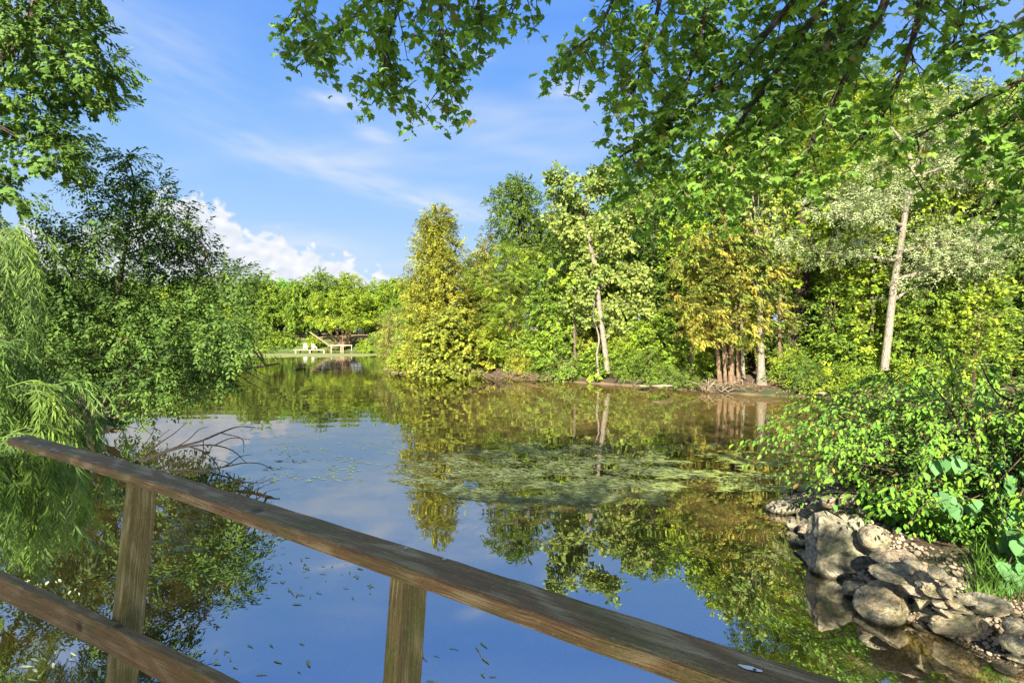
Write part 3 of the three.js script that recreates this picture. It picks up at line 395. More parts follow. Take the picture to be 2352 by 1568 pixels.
// ---------------------------------------------------------------- the footbridge: railing and deck
{
  const woodPx = (hueTop) => (x, y, c) => {
    const warp = 0.007 * tile(x, y, 9, 5, 4.4), yy = y + warp;
    const g1 = tile(x, yy, 5, 150, 1.2), g2 = tile(x, yy, 16, 420, 2.7), blotch = tile(x, y, 14, 9, 6.1), speck = tile(x, y, 700, 420, 9.3), fib = tile(x, yy, 40, 700, 7.7);
    const v = 0.9 + 0.16 * g1 + 0.13 * g2 + 0.09 * fib, grey = smooth(-0.1, 0.8, blotch + 0.45 * g1), mossy = smooth(0.25, 0.9, tile(x, y, 11, 7, 12.4) + 0.3 * g2);
    for (let k = 0; k < 3; k++) c[k] = lerp(lerp(hueTop[k], hueTop[k + 3], grey), hueTop[k + 6], mossy * 0.75) * v;
    const crack = tile(x, y, 3, 260, 15.5) + 0.35 * tile(x, y, 30, 40, 16.2); if (crack > 0.92) for (let k = 0; k < 3; k++) c[k] *= 0.45;
    const lichen = tile(x, y, 60, 34, 18.1) + 0.4 * tile(x, y, 200, 120, 19.4); if (lichen > 0.86) for (let k = 0; k < 3; k++) c[k] = c[k] * 0.55 + [0.27, 0.29, 0.22][k];
    if (speck > 0.72) for (let k = 0; k < 3; k++) c[k] = c[k] * 0.75 + 0.16;
    if (speck < -0.78) for (let k = 0; k < 3; k++) c[k] *= 0.6;
    const kn = [[0.18, 0.3], [0.42, 0.66], [0.63, 0.15], [0.87, 0.52], [0.3, 0.9]];
    for (const [kx, ky] of kn) { const dx = (x - kx) * 4, dy = y - ky, r = Math.hypot(dx * 0.8, dy); if (r < 0.045) { const q = r / 0.045, ring = 0.82 + 0.18 * Math.sin(q * 16); for (let k = 0; k < 3; k++) c[k] *= lerp(0.6 * ring, 1, q * q); } }
  };
  const bumpPx = (x, y, c) => { const warp = 0.007 * tile(x, y, 9, 5, 4.4); c[0] = c[1] = c[2] = clamp(0.5 + 0.22 * tile(x, y + warp, 16, 420, 2.7) + 0.2 * tile(x, y + warp, 5, 150, 1.2) + 0.12 * tile(x, y, 700, 420, 9.3)); };
  const railTex = dataTex(1024, 512, woodPx([0.52, 0.405, 0.265, 0.64, 0.56, 0.41, 0.45, 0.42, 0.22])), postTex = dataTex(1024, 512, woodPx([0.53, 0.47, 0.28, 0.64, 0.59, 0.40, 0.42, 0.43, 0.18])), lowTex = dataTex(1024, 512, woodPx([0.52, 0.41, 0.255, 0.60, 0.51, 0.355, 0.43, 0.40, 0.20])), wb = dataTex(1024, 512, bumpPx, false);
  const wood = (t) => new THREE.MeshStandardMaterial({ map: rep(t, 0.5, 2), bumpMap: rep(wb, 0.5, 2), bumpScale: 0.003, roughness: 0.8 });
  const railM = wood(railTex), postM = wood(postTex), lowM = wood(lowTex);
  const deckY = EYE - 1.72, h = 0.52, yR = EYE - h, along = V(0.836, 0, 0.548), out = V(0.548, 0, -0.836);
  const bridge = thing('footbridge', 'weathered wooden footbridge railing with two posts and two rails over the pond', 'footbridge', V(0, deckY, 0)), O = bridge.position;
  const P = (x, y, z) => V(x, y, -z).sub(O);
  // top rail: a flat board, its near edge through these points
  const edge = [[-2.559, 2.64], [-1.543, 2.02], [-0.307, 1.21], [0.188, 0.88], [1.4, 0.08], [2.4, -0.58]].map(([x, z]) => P(x, yR - 0.019, z).addScaledVector(out, 0.046));
  const rail = mesh('top_rail', timber(curve(edge, 60), 0.092, 0.038, out, 0.005, 1), railM, bridge);
  const low = [[-3.9, 3.22], [-1.158, 1.842], [1.2, 0.5], [2.6, -0.35]].map(([x, z]) => P(x * 0.94, EYE - (h + 0.71) * 0.94, z * 0.94).addScaledVector(out, 0.02));
  mesh('lower_rail', timber(curve(low, 60), 0.038, 0.105, out, 0.004, 3), lowM, bridge);
  // posts lean outward a little
  const tilt = V(out.x * -0.1, -1, out.z * -0.1);
  for (const [x, z, wd, s] of [[-1.50, 2.05, 0.062, 5], [-0.268, 1.232, 0.045, 8], [1.0, 0.42, 0.062, 11], [-2.75, 2.86, 0.06, 14]]) {
    if (s === 14) continue;
    const top = P(x, yR - 0.0395, z).addScaledVector(out, 0.05).addScaledVector(along, -wd / 2 + 0.01), foot = top.clone().addScaledVector(tilt, yR - deckY + 0.35);
    mesh('post', timber(line(top, foot, 10), 0.092, wd, out, 0.004, s), postM, bridge);
  }
  // deck boards and side beam, under the viewer
  for (let i = 0; i < 24; i++) { const c = P(-2.05 + i * 0.15 * along.x, deckY - 0.02, 2.28 - i * 0.15 * along.z).addScaledVector(out, -1.02); mesh('plank', timber(line(c.clone().addScaledVector(out, -0.62), c.clone().addScaledVector(out, 0.62), 3), 0.14, 0.036, along, 0.004, 20 + i), lowM, bridge); }
  for (const s of [-0.3, -1.6]) mesh('beam', timber(line(P(-2.6, deckY - 0.15, 2.66).addScaledVector(out, s), P(2.4, deckY - 0.15, -0.6).addScaledVector(out, s), 6), 0.09, 0.22, out, 0.004, 50 + s), lowM, bridge);
  // screw in its knot, bird droppings on the board
  const blot = (name, x, z, L, Wd, mat, turn, parent = bridge) => { const R = mulberry(Math.round(x * 100) + 900), pos = [0, 0, 0], idx = []; for (let k = 0; k < 18; k++) { const a = k / 18 * 6.283, q = 0.8 + 0.35 * R(); pos.push(Math.cos(a) * L * q, -0.0012, Math.sin(a) * Wd * q); idx.push(0, 1 + (k + 1) % 18, 1 + k); } const g = geom(pos, idx); g.rotateY(turn); const c = P(x, yR + 0.0035, z); g.translate(c.x, c.y, c.z); return mesh(name, g, mat, parent); };
  const white = new THREE.MeshStandardMaterial({ color: rgb(0.72, 0.73, 0.76), roughness: 0.8 }), dark = new THREE.MeshStandardMaterial({ color: rgb(0.05, 0.04, 0.035), roughness: 0.9 }), steel = new THREE.MeshStandardMaterial({ color: rgb(0.5, 0.5, 0.52), metalness: 0.8, roughness: 0.4 });
  const spot = (u, v) => { const z = h * FX / (v - HV); return [(u - CU) / FX * z, z]; };
  { const [x, z] = spot(1728, 1543); blot('bird_dropping', x, z, 0.0165, 0.0055, white, -0.45); const d = blot('bird_dropping', ...spot(1738, 1549), 0.003, 0.0025, dark, 0); d.position.y += 0.002; }
  for (const [u, v, L] of [[57, 1016, 0.013], [86, 1025, 0.01], [117, 1033, 0.012], [128, 1037, 0.008]]) { const [x, z] = spot(u, v); blot('bird_dropping', x, z, L, 0.005, white, 0.6); }
  for (const [u, v] of [[931, 1264], [352, 1081], [1020, 1290]]) { const [x, z] = spot(u, v); const s = mesh('screw', new THREE.CylinderGeometry(0.0045, 0.0045, 0.004, 12), steel, bridge); s.position.copy(P(x, yR + 0.0025, z)); }
}
// ---------------------------------------------------------------- stones of the near shore
const rockTex = dataTex(512, 512, (x, y, c) => { const v = 0.78 + 0.2 * tile(x, y, 12, 12, 2.1) + 0.16 * tile(x, y, 55, 55, 4.3) + 0.14 * tile(x, y, 220, 220, 6.6); const w = 0.5 + 0.5 * tile(x, y, 7, 7, 8.8); c[0] = v * lerp(1, 0.96, w); c[1] = v * lerp(0.96, 0.97, w); c[2] = v * lerp(0.86, 0.95, w); });
const rockBump = dataTex(512, 512, (x, y, c) => { c[0] = c[1] = c[2] = clamp(0.5 + 0.2 * tile(x, y, 12, 12, 2.1) + 0.18 * tile(x, y, 55, 55, 4.3) + 0.2 * tile(x, y, 220, 220, 6.6)); }, false);
const rockMats = [[0.60, 0.51, 0.38], [0.55, 0.49, 0.39], [0.64, 0.56, 0.42], [0.49, 0.45, 0.37], [0.60, 0.49, 0.39]].map((c) => new THREE.MeshStandardMaterial({ color: rgb(...c), map: rep(rockTex, 1.6, 1.6), bumpMap: rep(rockBump, 1.6, 1.6), bumpScale: 0.02, roughness: 0.85, vertexColors: true }));
function rockGeo(seed, sx, sy, sz, cuts, turn, planes, waterY) {
  const R = mulberry(seed * 131 + 3), g = new THREE.IcosahedronGeometry(1, 11), p = g.attributes.position, col = [], uv = [], list = planes ?? [];
  if (!planes) for (let i = 0; i < cuts; i++) { const y = R() * 2 - 1, a = R() * 6.283, s = Math.sqrt(1 - y * y); list.push([s * Math.cos(a), y, s * Math.sin(a), 0.36 + 0.36 * R()]); }
  const v = V(), q = new THREE.Quaternion().setFromEuler(new THREE.Euler(0, turn, 0));
  for (let i = 0; i < p.count; i++) {
    v.fromBufferAttribute(p, i); const d0 = v.clone();
    for (let pass = 0; pass < 2; pass++) for (const [a, b, c, d] of list) { const over = v.x * a + v.y * b + v.z * c - d; if (over > 0) { v.x -= a * over; v.y -= b * over; v.z -= c * over; } }
    v.addScaledVector(d0, 0.07 * fbm3(d0.x * 1.7 + seed, d0.y * 1.7, d0.z * 1.7, 3) + 0.02 * n3(d0.x * 6, d0.y * 6 + seed, d0.z * 6) + 0.008 * n3(d0.x * 17, d0.y * 17 + seed, d0.z * 17));
    v.set(v.x * sx, v.y * sy, v.z * sz).applyQuaternion(q); p.setXYZ(i, v.x, v.y, v.z);
  }
  g.computeVertexNormals();
  const nn = g.attributes.normal;
  for (let f = 0; f < p.count; f += 3) {
    const ax = Math.abs(nn.getX(f) + nn.getX(f + 1) + nn.getX(f + 2)), ay = Math.abs(nn.getY(f) + nn.getY(f + 1) + nn.getY(f + 2)), az = Math.abs(nn.getZ(f) + nn.getZ(f + 1) + nn.getZ(f + 2));
    for (let k = f; k < f + 3; k++) { const x = p.getX(k), y = p.getY(k), z = p.getZ(k); uv.push(...(ay > ax && ay > az ? [x, z] : ax > az ? [z, y] : [x, y]).map((s) => s + seed * 0.37)); }
  }
  for (let i = 0; i < p.count; i++) { // mineral tone, and the dark slime line where the stone stands in the pond
    const x = p.getX(i), y = p.getY(i), z = p.getZ(i), a = 0.86 + 0.3 * fbm3(x * 3 + seed, y * 3, z * 3, 3), wet = smooth(0.045, 0.012, y + waterY + 0.02 * n3(x * 8, y * 8, z * 8 + seed)), moss = smooth(0.1, 0.45, fbm3(x * 2.2 - seed, y * 2.2, z * 2.2 + 5, 3)) * 0.5;
    const c = [a * lerp(1, 0.85, moss), a * lerp(1, 0.92, moss), a * lerp(1, 0.72, moss)]; col.push(c[0] * lerp(1, 0.2, wet), c[1] * lerp(1, 0.2, wet), c[2] * lerp(1, 0.16, wet));
  }
  g.setAttribute('uv', new THREE.Float32BufferAttribute(uv, 2)); g.setAttribute('color', new THREE.Float32BufferAttribute(col, 3));
  // smooth the shading over the shared corners
  const key = new Map(), s = nn; for (let i = 0; i < p.count; i++) { const k = p.getX(i).toFixed(4) + ',' + p.getY(i).toFixed(4) + ',' + p.getZ(i).toFixed(4), e = key.get(k); if (e) { e.n.x += s.getX(i); e.n.y += s.getY(i); e.n.z += s.getZ(i); e.i.push(i); } else key.set(k, { n: V(s.getX(i), s.getY(i), s.getZ(i)), i: [i] }); }
  const own = V(), sum = V(), faceN = nn.clone(); for (const e of key.values()) for (const i of e.i) { own.fromBufferAttribute(faceN, i); sum.set(0, 0, 0); for (const q of e.i) { const d = own.x * faceN.getX(q) + own.y * faceN.getY(q) + own.z * faceN.getZ(q); if (d > 0.86) { sum.x += faceN.getX(q); sum.y += faceN.getY(q); sum.z += faceN.getZ(q); } } sum.normalize(); s.setXYZ(i, sum.x, sum.y, sum.z); }
  return g;
}
let rockSeed = 0;
function rock(label, u, vFoot, wPx, hPx, { depth = 0.85, cuts = 7, turn, mat, planes, lift = 0, name = 'shore_stone', group, sink = 0.25 } = {}) {
  // vFoot: where its near foot meets water or ground; height of that ground from the land
  rockSeed++; const R = mulberry(rockSeed * 17);
  let y = 0, p = onWater(u, vFoot); for (let k = 0; k < 5; k++) { y = Math.max(0, landY(p.x, p.z)) + lift; p = at(u, vFoot, (EYE - y) * FX / (vFoot - HV)); }
  const z = -p.z, w = wPx / FX * z, h = Math.max(0.42 * hPx, (hPx - 0.34 * depth * wPx) / 0.92) / FX * z, sx = w / 2 * 1.12, sz = sx * depth, sy = h / (2 - 2 * sink) * 1.12, cy = y + sy * (1 - 2 * sink) * 0.9;
  const k = 1 + sz * 0.7 / z, c = V(p.x * k, cy, p.z * k), g = rockGeo(rockSeed, sx, sy, sz, cuts, turn ?? R() * 6.28, planes, c.y), m = mesh(name, g, mat ?? rockMats[rockSeed % 5]);
  m.position.copy(c); return tag(m, label, 'stone', group);
}
const PILE = 'stones heaped along the near shore';
rock('rounded grey stone at the tip of the stone heap', 1802, 1182, 72, 42, { cuts: 3, turn: 0.1, mat: rockMats[3] });
rock('big leaning angular boulder with a pale streak beside the water', 1938, 1338, 176, 168, { name: 'boulder', depth: 0.55, turn: -0.35, planes: [[-0.98, 0.1, 0.1, 0.62], [0.55, 0.78, 0.1, 0.42], [0.1, 0.25, 0.96, 0.5], [-0.15, 0.99, 0, 0.86], [0.8, 0.3, 0.5, 0.72], [0.35, -0.2, 0.9, 0.66]], sink: 0.12, mat: rockMats[3] });
rock('egg-shaped tan stone perched between big boulder and bush', 2012, 1262, 68, 58, { cuts: 1, lift: 0.12, sink: 0.2, mat: rockMats[2] });
rock('pitted tan stone next to the egg-shaped stone', 2055, 1302, 88, 52, { cuts: 6, lift: 0.08, turn: -0.5, mat: rockMats[4] });
rock('flat tan slab lying between boulder and bank', 2068, 1345, 112, 40, { cuts: 0, planes: [[0, 1, 0, 0.5], [0.1, 0.3, 0.95, 0.6], [-0.95, 0.2, 0, 0.8], [0.95, 0, 0.1, 0.85], [0, -1, 0, 0.5]], turn: -0.35, lift: 0.07, mat: rockMats[2] });
rock('large round cracked stone standing in the shallows', 2030, 1438, 118, 92, { cuts: 3, turn: 0.8, name: 'boulder', sink: 0.18, mat: rockMats[0] });
rock('grey wedge-shaped stone behind the round cracked stone', 1975, 1385, 62, 62, { cuts: 8, turn: 0.5, mat: rockMats[1] });
rock('rough brown block behind the round cracked stone', 2050, 1392, 100, 60, { cuts: 7, turn: 0.2, lift: 0.03, mat: rockMats[0] });
rock('long flat-topped grey boulder at the waterside by the grass', 2240, 1488, 150, 78, { cuts: 5, turn: -0.25, depth: 0.6, name: 'boulder', mat: rockMats[1] });
rock('grey-brown boulder behind the long flat-topped one', 2270, 1430, 108, 66, { cuts: 5, turn: 0.4, lift: 0.1, name: 'boulder', mat: rockMats[3] });
rock('small pink stone lying on the wet gravel', 2128, 1455, 40, 20, { cuts: 3, mat: rockMats[4] });
rock('flat tan flagstone at the edge of the wet gravel', 2135, 1440, 72, 46, { cuts: 5, depth: 1.1, mat: rockMats[2] });
rock('blue-grey rounded stone beside the grass', 2338, 1462, 46, 36, { cuts: 2, lift: 0.02, mat: rockMats[3] });
rock('blue-grey rounded stone in front of another beside the grass', 2340, 1502, 52, 40, { cuts: 2, mat: rockMats[3] });
rock('flat dark stone awash in the shallows', 2300, 1527, 50, 16, { cuts: 4, mat: rockMats[3] });
rock('pale flat stone awash below the long boulder', 2325, 1555, 60, 18, { cuts: 5, mat: rockMats[2] });
for (const [u, v, w, h, l] of [[1845, 1190, 48, 30, 0], [1838, 1222, 50, 44, 0], [1862, 1240, 42, 42, 0], [1848, 1262, 60, 24, 0], [1850, 1285, 56, 26, 0], [1870, 1300, 50, 30, 0], [1880, 1178, 36, 32, 0.08], [1905, 1172, 44, 36, 0.12], [1930, 1190, 56, 42, 0.15], [1950, 1170, 40, 40, 0.2], [1958, 1212, 60, 40, 0.2], [1985, 1190, 34, 30, 0.25], [1895, 1205, 34, 28, 0.1], [1910, 1190, 30, 24, 0.1], [2095, 1310, 54, 40, 0.14], [2110, 1330, 48, 34, 0.1], [2132, 1352, 48, 40, 0.1], [2098, 1372, 54, 34, 0.05], [2150, 1372, 56, 36, 0.08], [2185, 1372, 42, 40, 0.12], [2122, 1400, 62, 46, 0.02], [2085, 1410, 40, 30, 0], [2165, 1398, 40, 26, 0.06], [2200, 1400, 50, 34, 0.1], [2212, 1420, 60, 34, 0.05], [2180, 1425, 50, 30, 0.02], [2235, 1395, 46, 34, 0.14], [2098, 1432, 34, 20, 0], [2010, 1372, 44, 26, 0.04], [2158, 1330, 46, 34, 0.2], [2190, 1350, 44, 30, 0.2], [1818, 1205, 14, 10, 0], [1815, 1215, 22, 9, 0], [2270, 1512, 30, 14, 0], [2345, 1530, 34, 16, 0]])
{
  const big = [[1802, 1182, 'rounded stone at the tip'], [1938, 1290, 'big leaning boulder'], [2012, 1262, 'egg-shaped stone'], [2055, 1302, 'pitted tan stone'], [2068, 1345, 'flat tan slab'], [2030, 1438, 'round cracked stone'], [2240, 1488, 'long flat-topped boulder'], [2270, 1430, 'boulder behind the long one'], [2135, 1440, 'flat tan flagstone'], [2338, 1470, 'blue-grey stone by the grass']];
  const n = big.reduce((a, b) => (Math.hypot(b[0] - u, b[1] - v) < Math.hypot(a[0] - u, a[1] - v) ? b : a)), tone = ['tan', 'grey', 'pale tan', 'dark grey', 'pinkish brown'][(rockSeed + 1) % 5];
  rock((w < 40 ? 'small ' : w < 53 ? 'middling ' : 'larger ') + (h < 0.62 * w ? 'flat ' : 'blocky ') + tone + ' stone beside the ' + n[2], u, v, w, h, { cuts: 6 + Math.round(u % 7), lift: l, group: PILE });
}
rock('dark mossy stone at the foot of the dark bank tree', 283, 966, 44, 22, { cuts: 4, mat: rockMats[3] }); rock('flat stone lying against the mossy stone behind the willow', 262, 960, 40, 16, { cuts: 5, mat: rockMats[0] });
for (const [u, v, w, h] of [[905, 857, 16, 8], [930, 858, 26, 9], [962, 862, 20, 8], [980, 860, 20, 9]]) rock('pale flat stone of the point under the golden cedar', u, v, w, h, { cuts: 5, mat: rockMats[2], group: 'stones of the point' });
rock('pale flat stone at the water line of the wooded bank', 1520, 888, 50, 7, { cuts: 5, mat: rockMats[2], group: 'stones at the wooded bank' }); rock('pale flat stone at the water line of the wooded bank', 1480, 888, 34, 6, { cuts: 5, mat: rockMats[2], group: 'stones at the wooded bank' });
rock('small pale stone alone at the water line by the dark bank', 1890, 905, 20, 9, { cuts: 3, mat: rockMats[2] });
{ // pebbles and gravel between the stones
  const R = mulberry(151), ms = [], cs = [], g = new THREE.IcosahedronGeometry(1, 1), pal = [[0.34, 0.27, 0.19], [0.14, 0.11, 0.08]];
  const edge = [[4.15, -3.3], [3.75, -3.95], [3.45, -4.45], [3.35, -5.1], [3.55, -5.9], [3.85, -6.9], [4.15, -7.9]];
  for (let k = 0; k < 5200; k++) { const s = R() * 6, i = Math.min(5, Math.floor(s)), f = s - i, a = R() * 6.283, off = (R() ** 1.4) * 0.95 - 0.22, x = lerp(edge[i][0], edge[i + 1][0], f) + off + (R() - 0.5) * 0.2, z = lerp(edge[i][1], edge[i + 1][1], f) + (R() - 0.5) * 0.3, r = 0.006 + 0.022 * R() ** 5 + 0.007 * R(); const m = new THREE.Matrix4().makeRotationFromEuler(new THREE.Euler(R() * 0.5, a, R() * 0.5)).scale(V(r * (0.8 + 0.6 * R()), r * 0.6, r)); m.setPosition(x, landY(x, z) + r * 0.2, z); ms.push(m); cs.push(tint(pal, R(), R, new THREE.Color())); }
  tag(instanced('gravel', g, new THREE.MeshStandardMaterial({ color: 0xffffff, roughness: 0.85 }), ms, cs, scene), 'wet brown gravel between the heaped stones', 'gravel', null, 'stuff');
}
// leaves one by one: the largest in view become parts of their own, the rest one part
function leaves(list, geo, mat, parent, eyeAt, big = 300, name = 'leaf') { // list: [matrix, colour] in the parent's axes
  const seen = (m) => { const e = m.elements, x = e[12] + parent.position.x - eyeAt.x, y = e[13] + parent.position.y - eyeAt.y, z = e[14] + parent.position.z - eyeAt.z, s = Math.hypot(e[0], e[1], e[2]), u = CU + FX * x / -z, v = HV - FX * y / -z; return z < -0.5 && u > 20 && u < 2332 && v > 20 && v < 1548 ? s / -z : 0; };
  const order = list.map((l) => [seen(l[0]), l]).sort((a, b) => b[0] - a[0]); let k = 0;
  const tones = [], rest = [];
  for (const [s, l] of order) {
    if (k < big && s > 0) {
      const t = Math.min(7, Math.floor(l[1].g * 40) % 8); tones[t] ??= (() => { const m = mat.clone(); m.color.copy(l[1]); return m; })();
      const o = mesh(name, geo, tones[t], parent); o.matrix.copy(l[0]); o.matrix.decompose(o.position, o.quaternion, o.scale); k++;
    } else rest.push(l);
  }
  instanced('foliage', geo, mat, rest.map((l) => l[0]), rest.map((l) => l[1]), parent);
}
const tonesF = [], EYEV = V(0, EYE, 0);
// ---------------------------------------------------------------- the maple over the viewer
{
  const R = mulberry(71), foot = V(5.2, landY(5.2, 4.6), 4.6), g = thing('maple_tree', 'large maple whose leafy boughs hang over the pond from above', 'tree', foot), lists = [[], [], []], wood = [];
  const rel = (p) => p.clone().sub(foot);
  const trunk = [V(0, 0, 0), V(-0.1, 2, 0), V(-0.25, 4.2, -0.1), V(-0.2, 6.5, -0.2), V(0, 9.5, 0), V(0.2, 12, 0)];
  mesh('trunk', tube(curve(trunk, 24), (t) => 0.34 * (1 - t) ** 0.75 * (1 + 0.5 * Math.exp(-t * 22)) + 0.04, 14), M.darkBark, g);
  const addLeaf = (p, s) => { // hangs from its stalk, blade drooping
    const a = R() * 6.283, dr = 0.35 + 1.2 * R(), fwd = V(Math.cos(a), -dr, Math.sin(a)), up = V((R() - 0.5) * 0.8 + Math.cos(a) * dr * 0.7, 0.9, (R() - 0.5) * 0.8 + Math.sin(a) * dr * 0.7);
    (lists[Math.floor(R() * 3)]).push([lay(p, fwd, up, s), tint(R() < 0.04 ? PAL.olive : MAPLEPAL, R(), R, new THREE.Color())]);
  };
  const MAPLEPAL = [[0.20, 0.36, 0.036], [0.11, 0.23, 0.024]];
  // a bough: main stem through the points, side shoots, leaves in loose clusters
  function bough(pts, r0, side, spread, dens, leaf = 0.088) {
    const c = curve(pts, 22); wood.push(tube(c, [r0, 0.006], 6));
    let len = 0; for (let i = 1; i < c.length; i++) len += c[i].distanceTo(c[i - 1]);
    for (let k = 0; k < side; k++) {
      const t = 0.08 + 0.92 * (k + R()) / side, i = Math.min(c.length - 2, Math.floor(t * (c.length - 1))), p = c[i].clone().lerp(c[i + 1], t * (c.length - 1) - i), dir = c[i + 1].clone().sub(c[i]).normalize();
      const reach = spread * (0.45 + 0.75 * R()), a = R() * 6.283, off = V(Math.cos(a), 0.25 * (R() - 0.75), Math.sin(a)).multiplyScalar(0.75).addScaledVector(dir, 0.65).normalize().multiplyScalar(reach), e = p.clone().add(off); e.y -= 0.22 * reach;
      const m = p.clone().lerp(e, 0.5); m.y += 0.08 * reach; const s = curve([p, m, e], 6); wood.push(tube(s, [0.007, 0.003], 4));
      const n = Math.round(dens * reach);
      for (let q = 0; q < n; q++) { const f = Math.sqrt((q + R()) / n), b = s[Math.min(5, Math.floor(f * 6))].clone().lerp(s[Math.min(6, Math.floor(f * 6) + 1)], f * 6 % 1); b.add(V((R() - 0.5) * 0.26, (R() - 0.62) * 0.22, (R() - 0.5) * 0.26)); addLeaf(b, leaf * (0.6 + 0.65 * R())); }
    }
  }
  const B = (l, r, side, spread, dens, leaf) => bough(l.map(([u, v, z]) => rel(at(u, v, z))), r, side, spread, dens, leaf);
  const crotch = V(4.95, foot.y + 5.2, 4.5), joinP = (u, v, z) => { const a = at(u, v, z); return a; };
  // limbs from the trunk forward, out of the picture above, to where the boughs come down into view
  const hubs = [[1500, -330, 5.2], [2050, -260, 4.7], [2520, -60, 4.6], [1000, -260, 5.4]];
  for (const hb of hubs) { const e = joinP(...hb); wood.push(tube(curve([rel(crotch), rel(crotch.clone().lerp(e, 0.5).add(V(0, 0.8, 0))), rel(e)], 16), [0.14, 0.05], 8)); }
  const D = 54;
  // left mass
  B([[1000, -260, 5.4], [900, -60, 5.5], [800, 60, 5.6], [735, 120, 5.7]], 0.03, 24, 0.5, D);
  B([[1000, -260, 5.4], [930, -20, 5.3], [890, 110, 5.3], [880, 200, 5.4]], 0.03, 26, 0.42, D);
  B([[1000, -260, 5.4], [1010, -20, 5.1], [1020, 110, 5.0], [1028, 215, 5.0]], 0.03, 26, 0.36, D);
  B([[1000, -260, 5.4], [780, -120, 5.8], [700, -20, 5.8], [680, 60, 5.9]], 0.025, 16, 0.4, D);
  B([[1000, -260, 5.4], [1090, -60, 5.2], [1100, 20, 5.2], [1110, 70, 5.2]], 0.02, 15, 0.36, D);
  B([[1500, -330, 5.2], [1300, -120, 5.4], [1210, -40, 5.4], [1170, 30, 5.4]], 0.02, 14, 0.32, D);
  // middle and right masses
  B([[1500, -330, 5.2], [1430, -60, 5.2], [1380, 60, 5.2], [1330, 130, 5.2]], 0.03, 22, 0.42, D);
  B([[1500, -330, 5.2], [1520, -40, 5.1], [1480, 130, 5.1], [1450, 230, 5.1]], 0.035, 30, 0.48, D);
  B([[2050, -260, 4.7], [1840, -20, 4.9], [1680, 170, 5.1], [1530, 290, 5.3], [1410, 370, 5.4]], 0.04, 42, 0.5, D);
  B([[2050, -260, 4.7], [1900, -10, 4.8], [1780, 170, 4.9], [1660, 330, 5.0], [1550, 470, 5.2]], 0.045, 46, 0.52, D);
  B([[1500, -330, 5.2], [1620, -60, 5.3], [1600, 110, 5.3], [1560, 240, 5.3], [1500, 360, 5.3]], 0.035, 36, 0.5, D);
  B([[2050, -260, 4.7], [1960, 0, 4.7], [1890, 120, 4.7], [1800, 260, 4.7], [1730, 380, 4.8]], 0.045, 38, 0.44, D * 0.8);
  B([[2050, -260, 4.7], [1760, -110, 5.2], [1660, 20, 5.4], [1590, 120, 5.5]], 0.03, 26, 0.48, D);
  B([[2050, -260, 4.7], [2030, 0, 4.5], [1960, 140, 4.5], [1870, 310, 4.6], [1830, 400, 4.7]], 0.045, 30, 0.38, D * 0.6);
  B([[2050, -260, 4.7], [2110, -20, 4.4], [2090, 100, 4.4], [2060, 190, 4.4], [2010, 300, 4.4]], 0.04, 26, 0.4, D * 0.55);
  B([[2520, -60, 4.6], [2420, 130, 4.5], [2300, 210, 4.5], [2180, 270, 4.6], [2050, 350, 4.7]], 0.04, 28, 0.36, D * 0.5);
  B([[2520, -60, 4.6], [2400, 20, 4.4], [2290, 70, 4.3], [2200, 100, 4.3]], 0.03, 20, 0.36, D * 0.5);
  B([[2520, -60, 4.6], [2440, 190, 4.3], [2370, 330, 4.2], [2345, 470, 4.2]], 0.035, 24, 0.32, D);
  B([[2520, -60, 4.6], [2430, 150, 4.6], [2330, 270, 4.7], [2260, 320, 4.8]], 0.03, 20, 0.36, D * 0.6);
  B([[2050, -260, 4.7], [2200, -80, 4.6], [2210, 20, 4.6], [2180, 110, 4.6]], 0.03, 18, 0.34, D * 0.5);
  mesh('branch', mergeGeometries(wood), M.darkBark, g).userData.kind = 'stuff';
  lists.forEach((l, i) => leaves(l, MAPLES[i], LEAF_THIN, g, EYEV, 100));
  // unseen crown behind the viewer, lobes layered to shade rail and boughs
  const lobes = []; for (let i = 0; i < 160; i++) { const low = i < 95, zz = low ? 2.3 + 4 * R() : 0.6 + 6 * R(), o = low ? 1.9 + 2.5 * R() : 7.3 + 3.6 * R(), xx = low ? -4.6 + 6.2 * R() ** 1.15 : -5 + 10.5 * R(); lobes.push([xx - foot.x, o + 0.61 * zz - foot.y, zz - foot.z, 1.0, 0.5, 1.0]); }
  foliage(lobes, { kind: 'maple', pal: MAPLEPAL, per: 26, seed: 72, droop: 0.5, mat: LEAF_GLOSS }, g);
}
